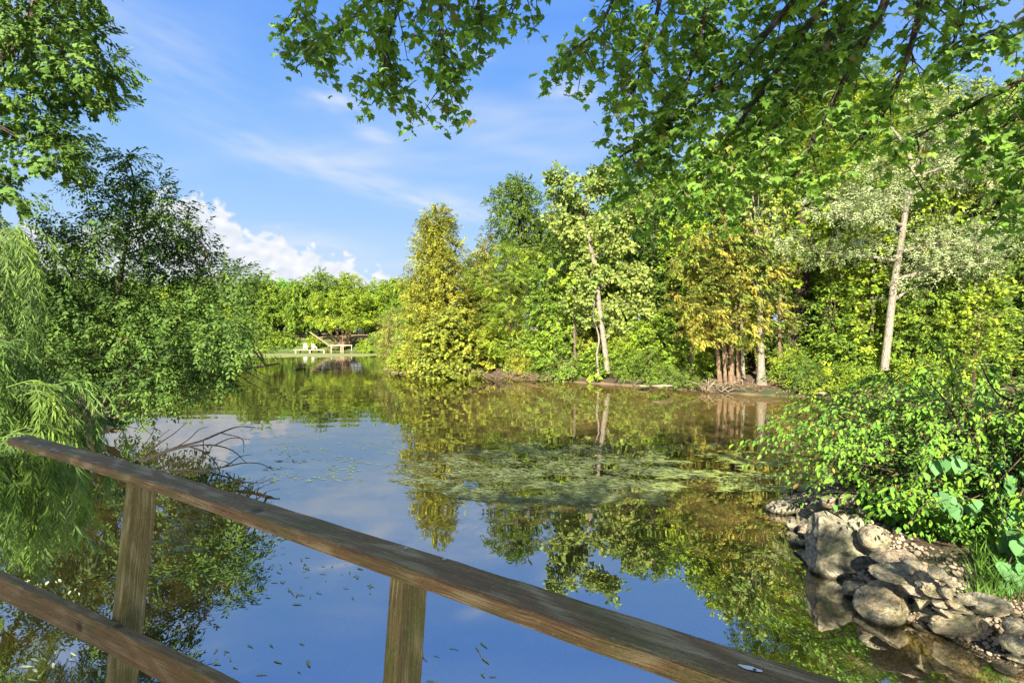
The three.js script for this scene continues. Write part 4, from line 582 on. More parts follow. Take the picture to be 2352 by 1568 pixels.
// ---------------------------------------------------------------- willow
{
  const R = mulberry(81), foot = V(-8.2, landY(-8.2, -4.6), -4.6), g = thing('willow_tree', 'weeping willow trailing pale green fronds over the water beside the railing', 'tree', foot);
  mesh('trunk', tube(curve([V(0, 0, 0), V(0.15, 1.6, 0), V(0.1, 3.4, -0.2), V(-0.2, 5.4, -0.3)], 14), [0.3, 0.12], 11), M.greyBark, g);
  const LEAFW = NARROW, pal = [[[0.20, 0.30, 0.05], [0.13, 0.21, 0.035]], [[0.18, 0.27, 0.085], [0.12, 0.20, 0.055]], [[0.11, 0.19, 0.035], [0.07, 0.135, 0.025]]];
  const mats = Array.from({ length: 9 }, (_, i) => { const m = LEAF.clone(); tint(pal[i % 3], R(), R, m.color); return m; });
  const limbs = [];
  function frond(start, outDir, arch, fall, k) { // arches out, then hangs
    const p1 = start.clone().addScaledVector(outDir, arch * 0.55).add(V(0, 0.12 * arch, 0)), p2 = start.clone().addScaledVector(outDir, arch).add(V(0, -0.25 * fall, 0)), p3 = start.clone().addScaledVector(outDir, arch * 1.12).add(V((R() - 0.5) * 0.15, -0.62 * fall, (R() - 0.5) * 0.15)), p4 = start.clone().addScaledVector(outDir, arch * 1.16).add(V((R() - 0.5) * 0.35, -fall, (R() - 0.5) * 0.35));
    const c = curve([start, p1, p2, p3, p4], 16).map((p) => p.sub(foot)), parts = [tube(c, [0.0055, 0.0018], 3, false)];
    parts[0].deleteAttribute('uv');
    const n = Math.round((arch + fall) * 92);
    for (let i = 0; i < n; i++) {
      const t = 0.12 + 0.88 * (i + R()) / n, j = Math.min(15, Math.floor(t * 16)), p = c[j].clone().lerp(c[j + 1], t * 16 - j), d = c[j + 1].clone().sub(c[j]).normalize(), a = R() * 6.283;
      const fwd = d.clone().multiplyScalar(0.8).add(V(Math.cos(a) * 0.75, -0.25 + 0.2 * R(), Math.sin(a) * 0.75)); parts.push(placed(LEAFW, lay(p, fwd, V(R() - 0.5, 0.6, R() - 0.5), 0.09 + 0.05 * R())));
    }
    mesh('frond', mergeGeometries(parts), mats[Math.floor(R() * 9)], g);
  }
  // fronds placed by the curtain they make: start point, lean and length
  const limbEnds = [[-4.6, 3.9, -4.6], [-5.2, 4.2, -6.2], [-4.6, 3.2, -5.4], [-6.3, 4.0, -5.6], [-5.6, 3.4, -4.9], [-4.0, 2.2, -5.3], [-5.0, 2.6, -6.3]];
  for (const e of limbEnds) { const p = V(e[0] - 1.7, e[1], e[2]).sub(foot); limbs.push(tube(curve([V(0.1, 3.2, -0.1), p.clone().multiplyScalar(0.5).add(V(0, 2.6, 0)), p], 12), [0.035, 0.008], 6)); }
  mesh('branch', mergeGeometries(limbs), M.willowTwig, g).userData.kind = 'stuff';
  const put = (u, v, z, w, arch, len, lean) => frond(at(u - 105 + (R() - 0.5) * w * 0.9, v + (R() - 0.5) * 40, z + (R() - 0.5) * 0.9), V(lean + (R() - 0.5) * 1.1, 0, (R() - 0.4) * 1.1).normalize(), arch * (0.45 + 0.8 * R()), len * (0.7 + 0.5 * R()));
  for (let i = 0; i < 26; i++) put(-20, 560, 5.6, 120, 0.5, 1.0, 0.6);          // top edge
  for (let i = 0; i < 40; i++) put(-10, 650, 5.4, 160, 0.45, 1.3, 0.7);
  for (let i = 0; i < 46; i++) put(30, 800, 5.0, 190, 0.5, 1.2, 0.8);
  for (let i = 0; i < 62; i++) put(110, 905, 4.9, 250, 0.5, 1.0, 0.9);
  for (let i = 0; i < 40; i++) put(60, 1010, 4.6, 260, 0.35, 0.95, 0.5);
  for (let i = 0; i < 26; i++) put(150, 1040, 4.5, 190, 0.3, 0.75, 0.6);
  for (let i = 0; i < 14; i++) put(90, 560, 5.2, 150, 0.35, 0.8, 0.8);
  for (let i = 0; i < 5; i++) put(110, 520, 5.0, 60, 0.3, 0.5, 0.9);
  for (let i = 0; i < 14; i++) put(60, 1110, 4.3, 220, 0.2, 0.7, 0.4);
}
// ---------------------------------------------------------------- the left bank: shrubby tree over the water, maple above it
{
  const R = mulberry(91), z = 13.5, foot = V(-11.3, landY(-11.3, -13.9), -13.9), g = thing('bank_tree', 'dark many-stemmed leafy tree leaning over the water behind the willow', 'tree', foot), lobes = [], wood = [];
  const env = [[325, 372], [270, 420], [230, 450], [380, 430], [420, 480], [190, 500], [450, 530], [300, 500], [480, 580], [520, 620], [360, 560], [240, 570], [150, 560], [420, 620], [560, 650], [500, 690], [300, 640], [200, 650], [130, 660], [380, 700], [450, 740], [560, 730], [250, 720], [330, 770], [500, 790], [570, 800], [420, 800], [200, 760], [150, 740], [280, 820], [360, 850], [460, 850], [520, 850], [400, 900], [340, 900], [250, 850], [180, 820], [380, 930], [480, 870], [130, 800], [100, 720], [310, 450], [345, 410], [540, 770], [90, 640]];
  const tips = [];
  for (const [u, v] of env) for (let k = 0; k < (v > 560 && v < 860 && u < 480 ? 3 : v > 880 || (v < 520 && u < 250) ? 1 : 2); k++) { const c = at(u - 38 + (R() - 0.5) * 34, v + (R() - 0.5) * 26, z + (R() - 0.5) * 3.4 * smooth(360, 600, v)).sub(foot), s = v < 470 ? 0.38 : 0.6; if (c.y < 0.35 - foot.y) c.y = 0.4 - foot.y; lobes.push([c.x, c.y, c.z, s, s * 0.62, s]); if (!k) tips.push(c); }
  const stems = [[V(0, 0, 0), V(0.5, 1.6, 0), V(0.9, 3.4, 0.1), V(1.3, 6.2, 0)], [V(0.1, 0, 0.1), V(1.3, 1.3, 0.2), V(2.6, 2.6, 0.3), V(3.4, 4.4, 0.3)], [V(-0.1, 0, 0), V(-0.3, 1.8, -0.1), V(-0.4, 3.8, 0)], [V(0.15, 0, 0.1), V(1.8, 0.7, 0.3), V(3.6, 1.2, 0.3), V(5.2, 1.5, 0.2)]];
  const sc = stems.map((s) => curve(s, 14)); sc.forEach((c, i) => mesh('trunk', tube(c, [0.13 - i * 0.015, 0.025], 8), M.darkBark, g));
  for (const t of tips) { let best = null, bd = 1e9; for (const c of sc) for (let i = 3; i < c.length; i++) { const d = c[i].distanceTo(t) + Math.max(0, c[i].y - t.y) * 0.7; if (d < bd) { bd = d; best = c[i]; } } const m = best.clone().lerp(t, 0.55); m.y += 0.12 * bd; wood.push(tube(curve([best, m, t], 6), [0.028, 0.007], 5)); }
  // bare low twigs reaching over the water
  for (const l of [[[500, 800], [560, 830], [600, 858], [640, 868]], [[520, 820], [580, 862], [630, 890]], [[470, 810], [530, 850], [575, 880], [610, 900]], [[560, 830], [585, 850], [592, 875]]]) wood.push(tube(curve(l.map(([u, v]) => at(u, v, z - 0.3).sub(foot)), 9), [0.02, 0.005], 5));
  mesh('branch', mergeGeometries(wood), M.darkBark, g).userData.kind = 'stuff';
  foliage(lobes, { kind: 'oval', pal: [[0.105, 0.185, 0.03], [0.042, 0.085, 0.017]], per: 84, seed: 93, hollow: 0.1, droop: 0.3, mat: LEAF_GLOSS }, g);
}
{
  const R = mulberry(95), foot = V(-16, landY(-16, -9.5), -9.5), g = thing('spray_maple', 'tall maple on the far side of the willow with wind-swept sprays', 'tree', foot), lobes = [], wood = [];
  mesh('trunk', tube(curve([V(0, 0, 0), V(0.6, 3, 0), V(1.4, 6, -0.2), V(2.5, 10, -0.4)], 16), [0.32, 0.1], 11), M.greyBark, g);
  const limb = curve([V(1.0, 4.6, 0), at(-60, 170, 11.5).sub(foot), at(40, 105, 11.3).sub(foot), at(80, 40, 11.2).sub(foot), at(110, -60, 11).sub(foot)], 20); mesh('limb', tube(limb, [0.16, 0.07], 9), M.greyBark, g);
  const env = [[40, 20], [120, 15], [200, 20], [260, 40], [60, 80], [150, 80], [230, 90], [280, 75], [30, 150], [110, 150], [190, 150], [260, 150], [295, 155], [30, 215], [100, 220], [170, 215], [235, 215], [275, 225], [20, 280], [120, 285], [180, 290], [215, 310], [150, 340], [200, 360], [225, 385], [30, 390], [80, 385], [20, 440], [70, 440], [110, 455], [20, 520], [40, 545], [-40, 60], [-50, 200], [-50, 330], [-40, 430], [100, -50], [200, -50], [10, -40], [250, -20], [180, 380], [45, 560]];
  for (const [u, v] of env) for (let k = 0; k < (v > 320 && u > 60 ? 1 : 2); k++) { const c = at(u - 62 + (R() - 0.5) * 46, v + (R() - 0.5) * 30, 11 + (R() - 0.5) * 2.4).sub(foot); lobes.push([c.x, c.y, c.z, 0.42, 0.2, 0.42]); if (!k) { const b = v < 300 ? limb[Math.min(19, 4 + Math.floor(R() * 14))] : limb[3], m = b.clone().lerp(c, 0.5); m.y += 0.25; wood.push(tube(curve([b, m, c], 6), [0.03, 0.006], 5)); } }
  mesh('branch', mergeGeometries(wood), M.darkBark, g).userData.kind = 'stuff';
  foliage(lobes, { kind: 'maple', pal: [[0.125, 0.22, 0.03], [0.06, 0.125, 0.02]], per: 66, seed: 96, hollow: 0.1, droop: 0.45, mat: LEAF_GLOSS }, g);
}
// ---------------------------------------------------------------- the bush on the stony point
{
  const R = mulberry(101), foot = V(5.85, landY(5.85, -6.2), -6.2), g = thing('leafy_bush', 'bright green arching bush growing over the heaped stones', 'bush', foot), list = [], wood = [], vine = [];
  const pal = [[0.21, 0.38, 0.035], [0.12, 0.26, 0.024]], pal2 = [[0.15, 0.30, 0.055], [0.09, 0.21, 0.035]];
  for (let k = 0; k < 540; k++) {
    const a = R() * 6.283, rr = Math.sqrt(R()), b = V(Math.cos(a) * rr * 1.5, 0, Math.sin(a) * rr * 1.4), o = V(b.x + (R() - 0.5) * 1.4 + (R() < 0.25 ? -0.7 : 0), 0, b.z + (R() - 0.5) * 1.6).normalize();
    b.y = landY(b.x + foot.x, b.z + foot.z) - foot.y;
    const reach = 0.4 + 0.9 * R(), hgt = (0.48 + 1.0 * R()) * (1.05 - 0.28 * rr) * (k % 23 ? 1 : 1.35), p = [b, b.clone().addScaledVector(o, reach * 0.3).add(V(0, hgt * 0.75, 0)), b.clone().addScaledVector(o, reach * 0.75).add(V(0, hgt, 0)), b.clone().addScaledVector(o, reach * 1.15).add(V(0, hgt * (0.55 + 0.4 * R()), 0))];
    const c = curve(p, 14); wood.push(tube(c, [0.008, 0.0025], 4));
    const small = R() < 0.45, n = Math.round((reach + hgt) * (small ? 34 : 22));
    for (let i = 0; i < n; i++) { const t = 0.25 + 0.75 * (i + R()) / n, j = Math.min(13, Math.floor(t * 14)), q = c[j].clone().lerp(c[j + 1], t * 14 - j), d = c[j + 1].clone().sub(c[j]).normalize(), s = i % 2 ? 1 : -1, sd = V(d.z, 0, -d.x).multiplyScalar(s); q.add(V((R() - 0.5) * 0.12, (R() - 0.5) * 0.1, (R() - 0.5) * 0.12));
      list.push([lay(q, sd.multiplyScalar(0.9).addScaledVector(d, 0.7 + R() * 0.5).add(V((R() - 0.5) * 0.7, -0.1 - 0.55 * R(), (R() - 0.5) * 0.7)), V((R() - 0.5) * 0.9, 1, (R() - 0.5) * 0.9), (small ? 0.05 : 0.082) * (0.6 + 0.75 * R())), tint(R() < 0.03 ? [[0.3, 0.22, 0.05], [0.2, 0.13, 0.04]] : R() < 0.72 ? pal : pal2, R() * 1.3 - 0.25, R, new THREE.Color())]); }
  }
  // skirt of small sprays at the foot, towards the stones
  for (let k = 0; k < 1500; k++) { const t = R(), u = lerp(1985, 2352, t), v = lerp(1215, 1420, t) - R() * 190 * (0.6 + 0.4 * t), zz = lerp(6.0, 4.5, t) + R() * 0.55, q = at(u + (R() - 0.5) * 50, v, zz), gy = landY(q.x, q.z); if (q.y < gy + 0.05) q.y = gy + 0.05 + R() * 0.25; list.push([lay(q.sub(foot), V(R() - 0.8, -0.3 - R() * 0.5, R() - 0.2), V((R() - 0.5) * 0.8, 1, (R() - 0.2) * 0.8), 0.05 + 0.05 * R()), tint(R() < 0.7 ? pal2 : pal, R(), R, new THREE.Color())]); }
  for (const l of [[[2352, 1160, 5.6], [2200, 1000, 5.7], [2100, 930, 5.9], [1990, 905, 6.2]], [[2215, 1000, 5.6], [2180, 930, 5.7], [2120, 860, 5.8]], [[2100, 1100, 5.6], [2020, 1075, 5.7], [1950, 1060, 5.8]], [[2340, 1150, 5.4], [2260, 1030, 5.5], [2230, 980, 5.5]], [[2352, 930, 5.6], [2290, 900, 5.6], [2250, 830, 5.7]]]) wood.push(tube(curve(l.map(([u, v, zz]) => at(u, v, zz).sub(foot)), 12), [0.014, 0.005], 6));
  mesh('branch', mergeGeometries(wood), M.twig, g).userData.kind = 'stuff';
  leaves(list, OVAL, LEAF, g, EYEV);
}
{ // broad vine leaves trailing over the bush
  const R = mulberry(107), foot = V(5.6, landY(5.6, -5.2), -5.2), g = thing('grape_vine', 'vine with broad blue-green leaves trailing over the bush', 'vine', foot), list = [], wood = [];
  const HEART = leafShape([[0, 0.12], [0.12, 0.36], [0.38, 0.44], [0.7, 0.26], [1, 0]], 0.18, 0.2);
  for (const l of [[[2352, 1050, 4.9], [2270, 1130, 4.9], [2200, 1150, 4.9], [2130, 1110, 5.0]], [[2360, 1120, 4.7], [2310, 1190, 4.7], [2290, 1260, 4.7], [2270, 1330, 4.7]], [[2300, 1040, 5.2], [2240, 1060, 5.2], [2180, 1040, 5.2], [2120, 1050, 5.3]], [[2352, 1200, 4.5], [2330, 1280, 4.5], [2310, 1340, 4.5]]]) { const c = curve(l.map((q) => at(...q).sub(foot)), 16); wood.push(tube(c, [0.007, 0.003], 5)); for (let i = 0; i < 17; i++) list.push([lay(c[i].clone().add(V((R() - 0.5) * 0.12, -0.03, (R() - 0.2) * 0.12)), V(R() - 0.5, -0.35 - 0.4 * R(), R() - 0.2), V((R() - 0.5) * 0.8, 1, 0.5 + (R() - 0.5) * 0.8), 0.1 + 0.08 * R()), tint([[0.09, 0.22, 0.075], [0.06, 0.16, 0.05]], R(), R, new THREE.Color())]); }
  mesh('stem', mergeGeometries(wood), M.twig, g); leaves(list, HEART, LEAF_GLOSS, g, EYEV, 300);
}
{ // grass tufts at the edge of the gravel
  const R = mulberry(111), parts = [], BL = leafShape([[0, 0.02], [0.5, 0.018], [1, 0]], 0.3, 0.5);
  for (let k = 0; k < 420; k++) { const t = R(), q = at(lerp(2240, 2360, t), lerp(1395, 1450, t), 4.3 + R() * 0.5), gy = landY(q.x, q.z); q.y = gy - 0.01; parts.push(placed(BL, lay(q, V((R() - 0.5) * 0.9, 0.9 + R() * 0.5, (R() - 0.3) * 0.9), V(R() - 0.5, 0.3, R() - 0.5), 0.14 + 0.16 * R()))); }
  const m = LEAF.clone(); m.color.setRGB(0.11, 0.22, 0.03); tag(mesh('grass_tuft', mergeGeometries(parts), m), 'long grass at the foot of the bush beside the gravel', 'grass', null, 'stuff');
}
// ---------------------------------------------------------------- fallen branch in the water, floating pondweed
{
  const g = [], q = (x, y) => [x * 0.43, 894 + y * 0.43], T = (l, z0, z1, r) => g.push(tube(curve(l.map(([x, y], i) => { const p = at(...q(x, y), lerp(z0, z1, i / (l.length - 1))); if (p.y < -0.02) p.y = -0.02; return p; }), 14), r, 6));
  T([[700, 400], [760, 380], [940, 310], [1060, 280], [1180, 230], [1270, 200], [1360, 205]], 9.9, 9.3, [0.034, 0.006]);
  T([[760, 385], [900, 330], [1010, 305], [1140, 300], [1240, 330], [1310, 395]], 9.7, 9.5, [0.024, 0.005]);
  T([[1010, 308], [1090, 340], [1150, 400], [1175, 460]], 9.5, 9.4, [0.016, 0.005]); T([[1080, 275], [1078, 380], [1060, 445]], 9.4, 9.5, [0.009, 0.004]); T([[1180, 235], [1290, 270], [1297, 340]], 9.3, 9.3, [0.008, 0.004]);
  T([[1040, 455], [1200, 415], [1300, 395], [1390, 400], [1455, 434]], 9.6, 9.4, [0.014, 0.005]); T([[1180, 525], [1330, 508], [1460, 528], [1558, 566]], 9.0, 8.6, [0.012, 0.004]);
  T([[740, 395], [830, 300], [920, 240], [990, 180]], 10.0, 9.9, [0.018, 0.006]); T([[750, 310], [800, 250], [832, 160]], 10, 10, [0.008, 0.004]); T([[745, 90], [750, 190], [800, 240], [850, 285]], 10.2, 10, [0.006, 0.005]); T([[900, 560], [960, 480], [990, 370]], 9.4, 9.6, [0.009, 0.004]); T([[620, 190], [700, 205], [760, 228]], 10.6, 10.4, [0.009, 0.004]);
  for (const l of [[[860, 420], [980, 380], [1120, 372], [1240, 400]], [[800, 470], [940, 430], [1080, 440], [1180, 480]], [[900, 330], [1000, 270], [1060, 215], [1110, 200]], [[1140, 300], [1230, 262], [1330, 268]], [[1200, 415], [1280, 360], [1340, 350]], [[760, 380], [800, 300], [900, 215]]]) T(l, 9.7, 9.5, [0.012, 0.004]);
  tag(mesh('fallen_branch', mergeGeometries(g), M.wetTwig), 'dead forked branch lying in the water beyond the railing', 'branch');
  const R = mulberry(121), FLOAT = (() => { const pos = [0, 0, 0], idx = [], n = 12; for (let k = 0; k < n; k++) { const a = k / n * 6.283; pos.push(Math.sin(a) * 0.13 * (1 - 0.25 * Math.cos(a)), 0.012 * Math.cos(a * 3), Math.cos(a) * 0.5); idx.push(0, 1 + k, 1 + (k + 1) % n); } return geom(pos, idx); })();
  const wm = new THREE.MeshStandardMaterial({ color: 0xffffff, roughness: 0.75, side: THREE.DoubleSide });
  const palW = [[0.14, 0.18, 0.075], [0.07, 0.095, 0.03]], palY = [[0.24, 0.29, 0.07], [0.14, 0.18, 0.04]], palA = [[0.085, 0.10, 0.025], [0.04, 0.05, 0.014]];
  const flat = (x, z, L, W, turn, y) => { const m = new THREE.Matrix4().makeRotationY(turn).scale(V(L * W, L, L)); m.setPosition(x, y, z); return m; };
  const weed = (name, label, n, test, size, pal, turn, wid = 1) => { const ms = [], cs = []; for (let k = 0, guard = 0; k < n && guard < n * 40; guard++) { const hit = test(); if (!hit) continue; const [x, z] = hit; if (shoreDist(x, z) < 0.05) continue; k++; ms.push(flat(x, z, size * (0.6 + 0.8 * R()), wid, turn + (R() - 0.5) * 1.1, 0.004 + 0.004 * R())); cs.push(tint(pal, R(), R, new THREE.Color())); } const o = instanced(numbered(name), FLOAT, wm, ms, cs, scene); tag(o, label, 'pondweed', null, 'stuff'); };
  const pix = (u0, u1, v0, v1, thr, f = 0.9, sh = 0) => () => { const w = onWater(lerp(u0, u1, R()), lerp(v0, v1, R() ** 1.0)), e = ((w.x - 0.7) / 3.4) ** 2 + ((w.z + 9.9) / 3.0) ** 2; return fbm2(w.x * f + sh, w.z * f * 1.5, 3) > thr + (sh ? 0 : 1.1 * smooth(0.4, 1.05, e)) ? [w.x, w.z] : null; };
  weed('pondweed_mat', 'mat of floating pondweed leaves in the middle of the pond', 2300, pix(800, 1700, 965, 1240, -0.02), 0.10, palW, 1.3);
  weed('algae_scum', 'fine olive algae between the floating pondweed leaves', 12000, pix(820, 1700, 975, 1230, -0.28), 0.045, palA, 1.2, 1.6);
  weed('pondweed_streaks', 'yellow-green streaks of pondweed trailing towards the bush', 1500, pix(1480, 1860, 1015, 1130, 0.06, 0.7, 5.2), 0.11, palY, 1.45, 0.8);
  weed('scattered_pondweed', 'thin scatter of floating leaves between fallen branch and weed mat', 420, pix(600, 980, 985, 1120, 0.05, 0.8, 9.7), 0.1, palW, 1.2, 0.7);
  weed('bank_pondweed', 'floating leaves under the overhanging bush', 420, pix(1800, 1920, 1100, 1180, 0.0, 1.2, 3.9), 0.09, palY, 1.4, 1.1);
  weed('willow_litter', 'narrow willow leaves floating behind the railing post', 330, pix(300, 480, 1130, 1270, 0.0, 1.4, 2.9), 0.105, palW, 1.0, 0.6);
  // clumps near the railing: leaf by leaf
  for (const [u, v, n, su, sv, label] of [[640, 1310, 26, 110, 120, 'loose cluster of floating leaves halfway between the railing posts'], [760, 1345, 30, 190, 80, 'wide scatter of floating leaves beyond the top rail'], [1045, 1535, 18, 150, 80, 'pale floating leaves under the top rail by the second post'], [150, 1540, 20, 170, 60, 'pale leaves floating below the lower rail'], [120, 1360, 14, 120, 40, 'floating leaves under the willow'], [600, 1520, 14, 200, 60, 'few small leaves floating under the top rail']]) {
    const c = onWater(u, v), g2 = thing('floating_leaf_cluster', label, 'leaves', V(c.x, 0, c.z)); for (let k = 0; k < n; k++) { const w = onWater(u + (R() - 0.5) * su * 1.3, v + (R() - 0.5) * sv * 1.2), m = wm.clone ? wm : wm; const o = mesh('leaf', FLOAT, (tonesF[k % 4] ??= (() => { const t = wm.clone(); tint([[0.38, 0.44, 0.27], [0.25, 0.31, 0.16]], 0.25 * (k % 4) + 0.2, R, t.color); return t; })()), g2), L = 0.045 + 0.06 * R(); o.scale.set(L * (0.45 + 0.5 * R()), L, L); o.rotation.y = 0.9 + (R() - 0.5) * 1.6; o.position.set(w.x - c.x, 0.004 + 0.004 * R(), w.z - c.z); }
  }
}
{ // weeds covering the point around the bush
  const R = mulberry(161), ms = [], cs = [], pal = [[0.16, 0.28, 0.035], [0.08, 0.16, 0.025]];
  for (let k = 0; k < 2600; k++) { const x = 4.3 + 6.5 * R(), z = -8.4 + 7.6 * R(), d = -shoreDist(x, z); if (d < 0.75 + 0.35 * n2(x * 1.3, z * 1.3)) continue; ms.push(lay(V(x, landY(x, z) + 0.04 + 0.1 * R(), z), V(R() - 0.5, 0.35 + R() * 0.5, R() - 0.5), V(R() - 0.5, 1, R() - 0.5), 0.55 + 0.5 * R())); cs.push(tint(pal, R(), R, new THREE.Color())); }
  tag(instanced(numbered('ground_cover'), TW.oval[0], LEAF, ms, cs, scene), 'low green weeds covering the point around the bush', 'weeds', null, 'stuff');
}
// ---------------------------------------------------------------- the far shore
const FARMARKS = [[100, 'seen past the willow'], [300, 'behind the dark bank tree'], [460, 'behind the twigs of the dark bank tree'], [570, 'where the open shore begins'], [640, 'between dock and dark bank tree'], [716, 'above the dock'], [795, 'around the many-stemmed tree'], [880, 'near the olive brown shrub'], [950, 'behind the golden cedar']];
const FAR = 'trees along the far shore';
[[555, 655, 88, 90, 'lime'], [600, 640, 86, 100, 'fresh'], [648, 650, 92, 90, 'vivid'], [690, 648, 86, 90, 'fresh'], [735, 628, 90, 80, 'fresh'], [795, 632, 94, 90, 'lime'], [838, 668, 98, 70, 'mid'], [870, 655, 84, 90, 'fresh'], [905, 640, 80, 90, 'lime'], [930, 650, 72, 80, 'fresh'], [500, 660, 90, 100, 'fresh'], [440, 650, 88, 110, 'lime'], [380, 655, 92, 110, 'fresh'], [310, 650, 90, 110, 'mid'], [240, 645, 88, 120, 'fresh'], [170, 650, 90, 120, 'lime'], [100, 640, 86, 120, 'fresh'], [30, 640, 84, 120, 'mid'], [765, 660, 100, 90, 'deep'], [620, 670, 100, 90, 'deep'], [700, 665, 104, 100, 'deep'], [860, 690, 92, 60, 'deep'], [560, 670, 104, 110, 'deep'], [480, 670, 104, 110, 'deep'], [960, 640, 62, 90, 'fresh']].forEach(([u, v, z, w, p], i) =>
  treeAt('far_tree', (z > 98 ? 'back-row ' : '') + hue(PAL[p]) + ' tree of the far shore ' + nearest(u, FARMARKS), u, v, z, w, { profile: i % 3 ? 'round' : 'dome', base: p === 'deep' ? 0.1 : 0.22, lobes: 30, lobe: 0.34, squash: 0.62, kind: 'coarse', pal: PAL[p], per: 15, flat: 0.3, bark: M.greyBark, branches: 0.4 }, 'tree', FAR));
[[560, 770, 84, 60], [610, 765, 82, 55], [655, 772, 83, 45], [500, 770, 82, 60], [440, 770, 83, 60], [720, 782, 82, 30], [870, 775, 72, 50], [905, 770, 64, 60], [385, 772, 82, 60], [850, 788, 78, 40], [320, 770, 84, 60], [250, 770, 84, 60], [180, 770, 84, 60]].forEach(([u, v, z, w], i) => treeAt('far_shrub', (i % 2 ? 'yellow-green' : 'fresh green') + ' shrub at the far water edge ' + nearest(u, FARMARKS), u, v, z, w, { profile: 'dome', base: 0.02, lobes: 16, lobe: 0.45, kind: 'coarse', pal: i % 2 ? PAL.lime : PAL.fresh, per: 18, noTrunk: true }, 'shrub', 'shrubs along the far shore'));
{ // many-stemmed tree at the water
  const z = 80, o = at(795, 800, z), g = thing('far_willow', 'spreading many-stemmed tree leaning at the far water edge', 'tree', V(o.x, landY(o.x, -z), -z)), f = g.position, R = mulberry(131), lobes = [];
  for (const [u, v] of [[748, 755], [765, 745], [785, 735], [800, 725], [818, 730]]) mesh('trunk', tube(curve([[790, 797], [lerp(790, u, 0.6), lerp(797, v, 0.55)], [u, v - 25]].map(([a, b]) => at(a, b, z).sub(f)), 9), [0.28, 0.1], 7), M.tanBark, g);
  for (let i = 0; i < 40; i++) { const a = R() * 6.28, w = 5.2 * Math.sqrt(R()); lobes.push([Math.cos(a) * w - 0.3, 4.0 + R() * 4.5, Math.sin(a) * w * 0.8, 1.1, 0.6, 1.1]); }
  foliage(lobes, { kind: 'coarse', pal: PAL.lime, per: 15, flat: 0.5, seed: 133 }, g);
}
{
  const plain = (r, gg, b, ro = 0.7) => new THREE.MeshStandardMaterial({ color: rgb(r, gg, b), roughness: ro }), white = plain(0.55, 0.55, 0.57, 0.5), plankM = plain(0.42, 0.31, 0.2), box = (w, h, d, x, y, z, rx = 0, ry = 0, rz = 0) => { const b = new THREE.BoxGeometry(w, h, d); b.applyMatrix4(new THREE.Matrix4().makeRotationFromEuler(new THREE.Euler(rx, ry, rz))); b.translate(x, y, z); return b; };
  const p = onWater(716, 806), zd = -78.5, xd = (716 - CU) / FX * 78.5;
  const dock = thing('dock', 'low wooden dock at the far shore carrying two white chairs', 'dock', V(xd, 0, zd));
  for (let i = 0; i < 14; i++) mesh('plank', box(0.3, 0.06, 2.0, -2.2 + i * 0.325, 0.34, 0), plankM, dock);
  for (const [x, zz] of [[-2.1, 0.8], [0, 0.8], [2.1, 0.8], [-2.1, -0.8], [2.1, -0.8]]) mesh('pile', box(0.16, 1.3, 0.16, x, -0.31, zz), plankM, dock);
  for (const [dx, turn, label] of [[-1.0, 0.35, 'white slatted garden chair upright on the dock'], [0.35, 1.0, 'white reclined garden chair turned towards the bank']]) {
    const c = thing('garden_chair', label, 'chair', V(xd + dx, 0.37, zd)); c.rotation.y = turn; c.scale.setScalar(0.7);
    mesh('seat', box(0.62, 0.05, 0.6, 0, 0.36, 0, 0.15), white, c); for (let i = 0; i < 4; i++) mesh('slat', box(0.14, 0.95, 0.04, -0.24 + i * 0.16, 0.82, -0.42, -0.35), white, c);
    for (const s of [-1, 1]) { mesh('armrest', box(0.14, 0.04, 0.8, s * 0.38, 0.6, 0), white, c); mesh('leg', box(0.06, 0.6, 0.1, s * 0.36, 0.3, 0.32), white, c); mesh('leg', box(0.06, 0.36, 0.1, s * 0.36, 0.18, -0.3), white, c); }
  }
  const zr = -79.3, rail = thing('handrail', 'pale wooden handrail standing in the water by the leaning tree', 'railing', V((783 - CU) / FX * 79.3, 0, zr));
  for (const x of [-1.5, 0, 0.3, 1.6]) mesh('post', box(0.08, 1.6, 0.08, x, 0.15, 0), plain(0.42, 0.34, 0.23), rail); mesh('rail', box(3.3, 0.07, 0.09, 0.05, 0.99, 0), plain(0.5, 0.42, 0.3), rail);
  const ramp = thing('ramp', 'long plank ramp leading down the far bank to the dock', 'ramp', V((745 - CU) / FX * 81, 1.5, -81)); mesh('board', box(5.2, 0.12, 0.9, 0, 0, 0, 0, 0.15, -0.62), plain(0.26, 0.19, 0.09), ramp);
  const log = mesh('fallen_log', tube(curve([V(0, 0.5, 0), V(1.6, 0.75, 0), V(3.4, 1.1, -0.2)], 6), [0.12, 0.3], 8), M.tanBark); log.position.set((752 - CU) / FX * 80, 0.25, -80); tag(log, 'mossy fallen log at the foot of the leaning tree', 'log');
  { const b = mesh('rain_barrel', new THREE.LatheGeometry([[0, 0], [0.4, 0], [0.46, 0.3], [0.48, 0.6], [0.46, 0.9], [0.38, 1.2], [0, 1.2]].map(([x, y]) => new THREE.Vector2(x * 1.1, y * 1.5)), 20), plain(0.03, 0.22, 0.5)); const x = (875 - CU) / FX * 88; b.position.set(x, landY(x, -88), -88); tag(b, 'blue barrel on the far lawn', 'barrel'); }
  treeAt('red_shrub', 'low rust-red shrub on the far lawn beside the blue barrel', 905, 762, 84, 42, { profile: 'dome', base: 0.05, lobes: 14, lobe: 0.45, kind: 'coarse', pal: [[0.42, 0.07, 0.03], [0.3, 0.05, 0.02]], per: 20, noTrunk: true }, 'shrub');
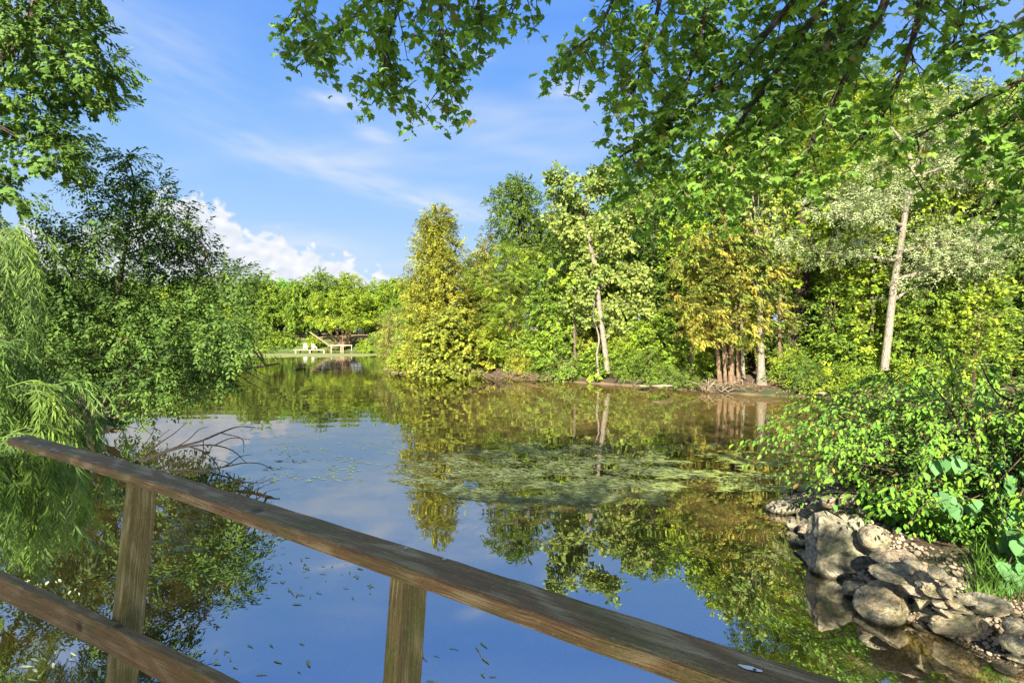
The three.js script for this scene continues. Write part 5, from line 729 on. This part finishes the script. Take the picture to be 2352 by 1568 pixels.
  const house = (name, label, u, z, w, h, d, wall, roof, turn) => { const x = (u - CU) / FX * z, g = thing(name, label, 'house', V(x, landY(x, -z) - 0.1, -z)); g.rotation.y = turn; mesh('wall', box(w, h, d, 0, h / 2, 0), wall, g);
    const sh = new THREE.Shape(); sh.moveTo(-d / 2 - 0.4, 0); sh.lineTo(d / 2 + 0.4, 0); sh.lineTo(0, h * 0.6); const r = new THREE.ExtrudeGeometry(sh, { depth: w + 0.8, bevelEnabled: false }); r.rotateY(Math.PI / 2); r.translate(-w / 2 - 0.4, h + 0.003, 0); mesh('roof', r, roof, g);
    const glass = new THREE.MeshStandardMaterial({ color: rgb(0.05, 0.06, 0.08), roughness: 0.1 }); for (const q of [-0.3, 0, 0.3]) { const wd = mesh('window', box(w * 0.13, h * 0.36, 0.06, q * w, h * 0.55, d / 2 + 0.03), glass, g); mesh('frame', box(w * 0.16, 0.1, 0.1, q * w, h * 0.36, d / 2 + 0.05), white, wd); } return g; };
  house('white_house', 'small white house among the far trees', 884, 112, 8, 3.4, 6, plain(0.75, 0.73, 0.68), plain(0.2, 0.18, 0.17), -0.3);
  house('grey_house', 'blue-grey house glimpsed through the wooded bank', 2130, 41, 12, 4.2, 7, plain(0.42, 0.47, 0.54), plain(0.14, 0.15, 0.18), -0.5);
  house('pale_house', 'pale house behind the dark bank tree', 250, 112, 10, 3.6, 7, plain(0.7, 0.66, 0.6), plain(0.3, 0.18, 0.14), 0.4);
  // floating algae before the far shore, an uneven raft
  const pos = [], idx = [], R = mulberry(141), n = 240; for (let i = 0; i <= n; i++) { const x = lerp(-40, -13.5, i / n), e = Math.sin(i / n * Math.PI) ** 0.5; pos.push(x, 0.008, -69.5 - e * 3 - 1.2 * n2(x * 0.3, 3), x, 0.008, -66 + e * 7 + 2.6 * n2(x * 0.25, 8) + 1.3 * n2(x * 1.1, 4) + 0.6 * n2(x * 3.3, 2)); if (i) idx.push(2 * i - 2, 2 * i - 1, 2 * i, 2 * i - 1, 2 * i + 1, 2 * i); }
  tag(mesh('algae_raft', geom(pos, idx), new THREE.MeshStandardMaterial({ color: rgb(0.17, 0.185, 0.06), roughness: 0.6, side: THREE.DoubleSide })), 'pale yellow-green algae floating before the far shore', 'algae', null, 'stuff');
}
renderer.render(scene, camera);
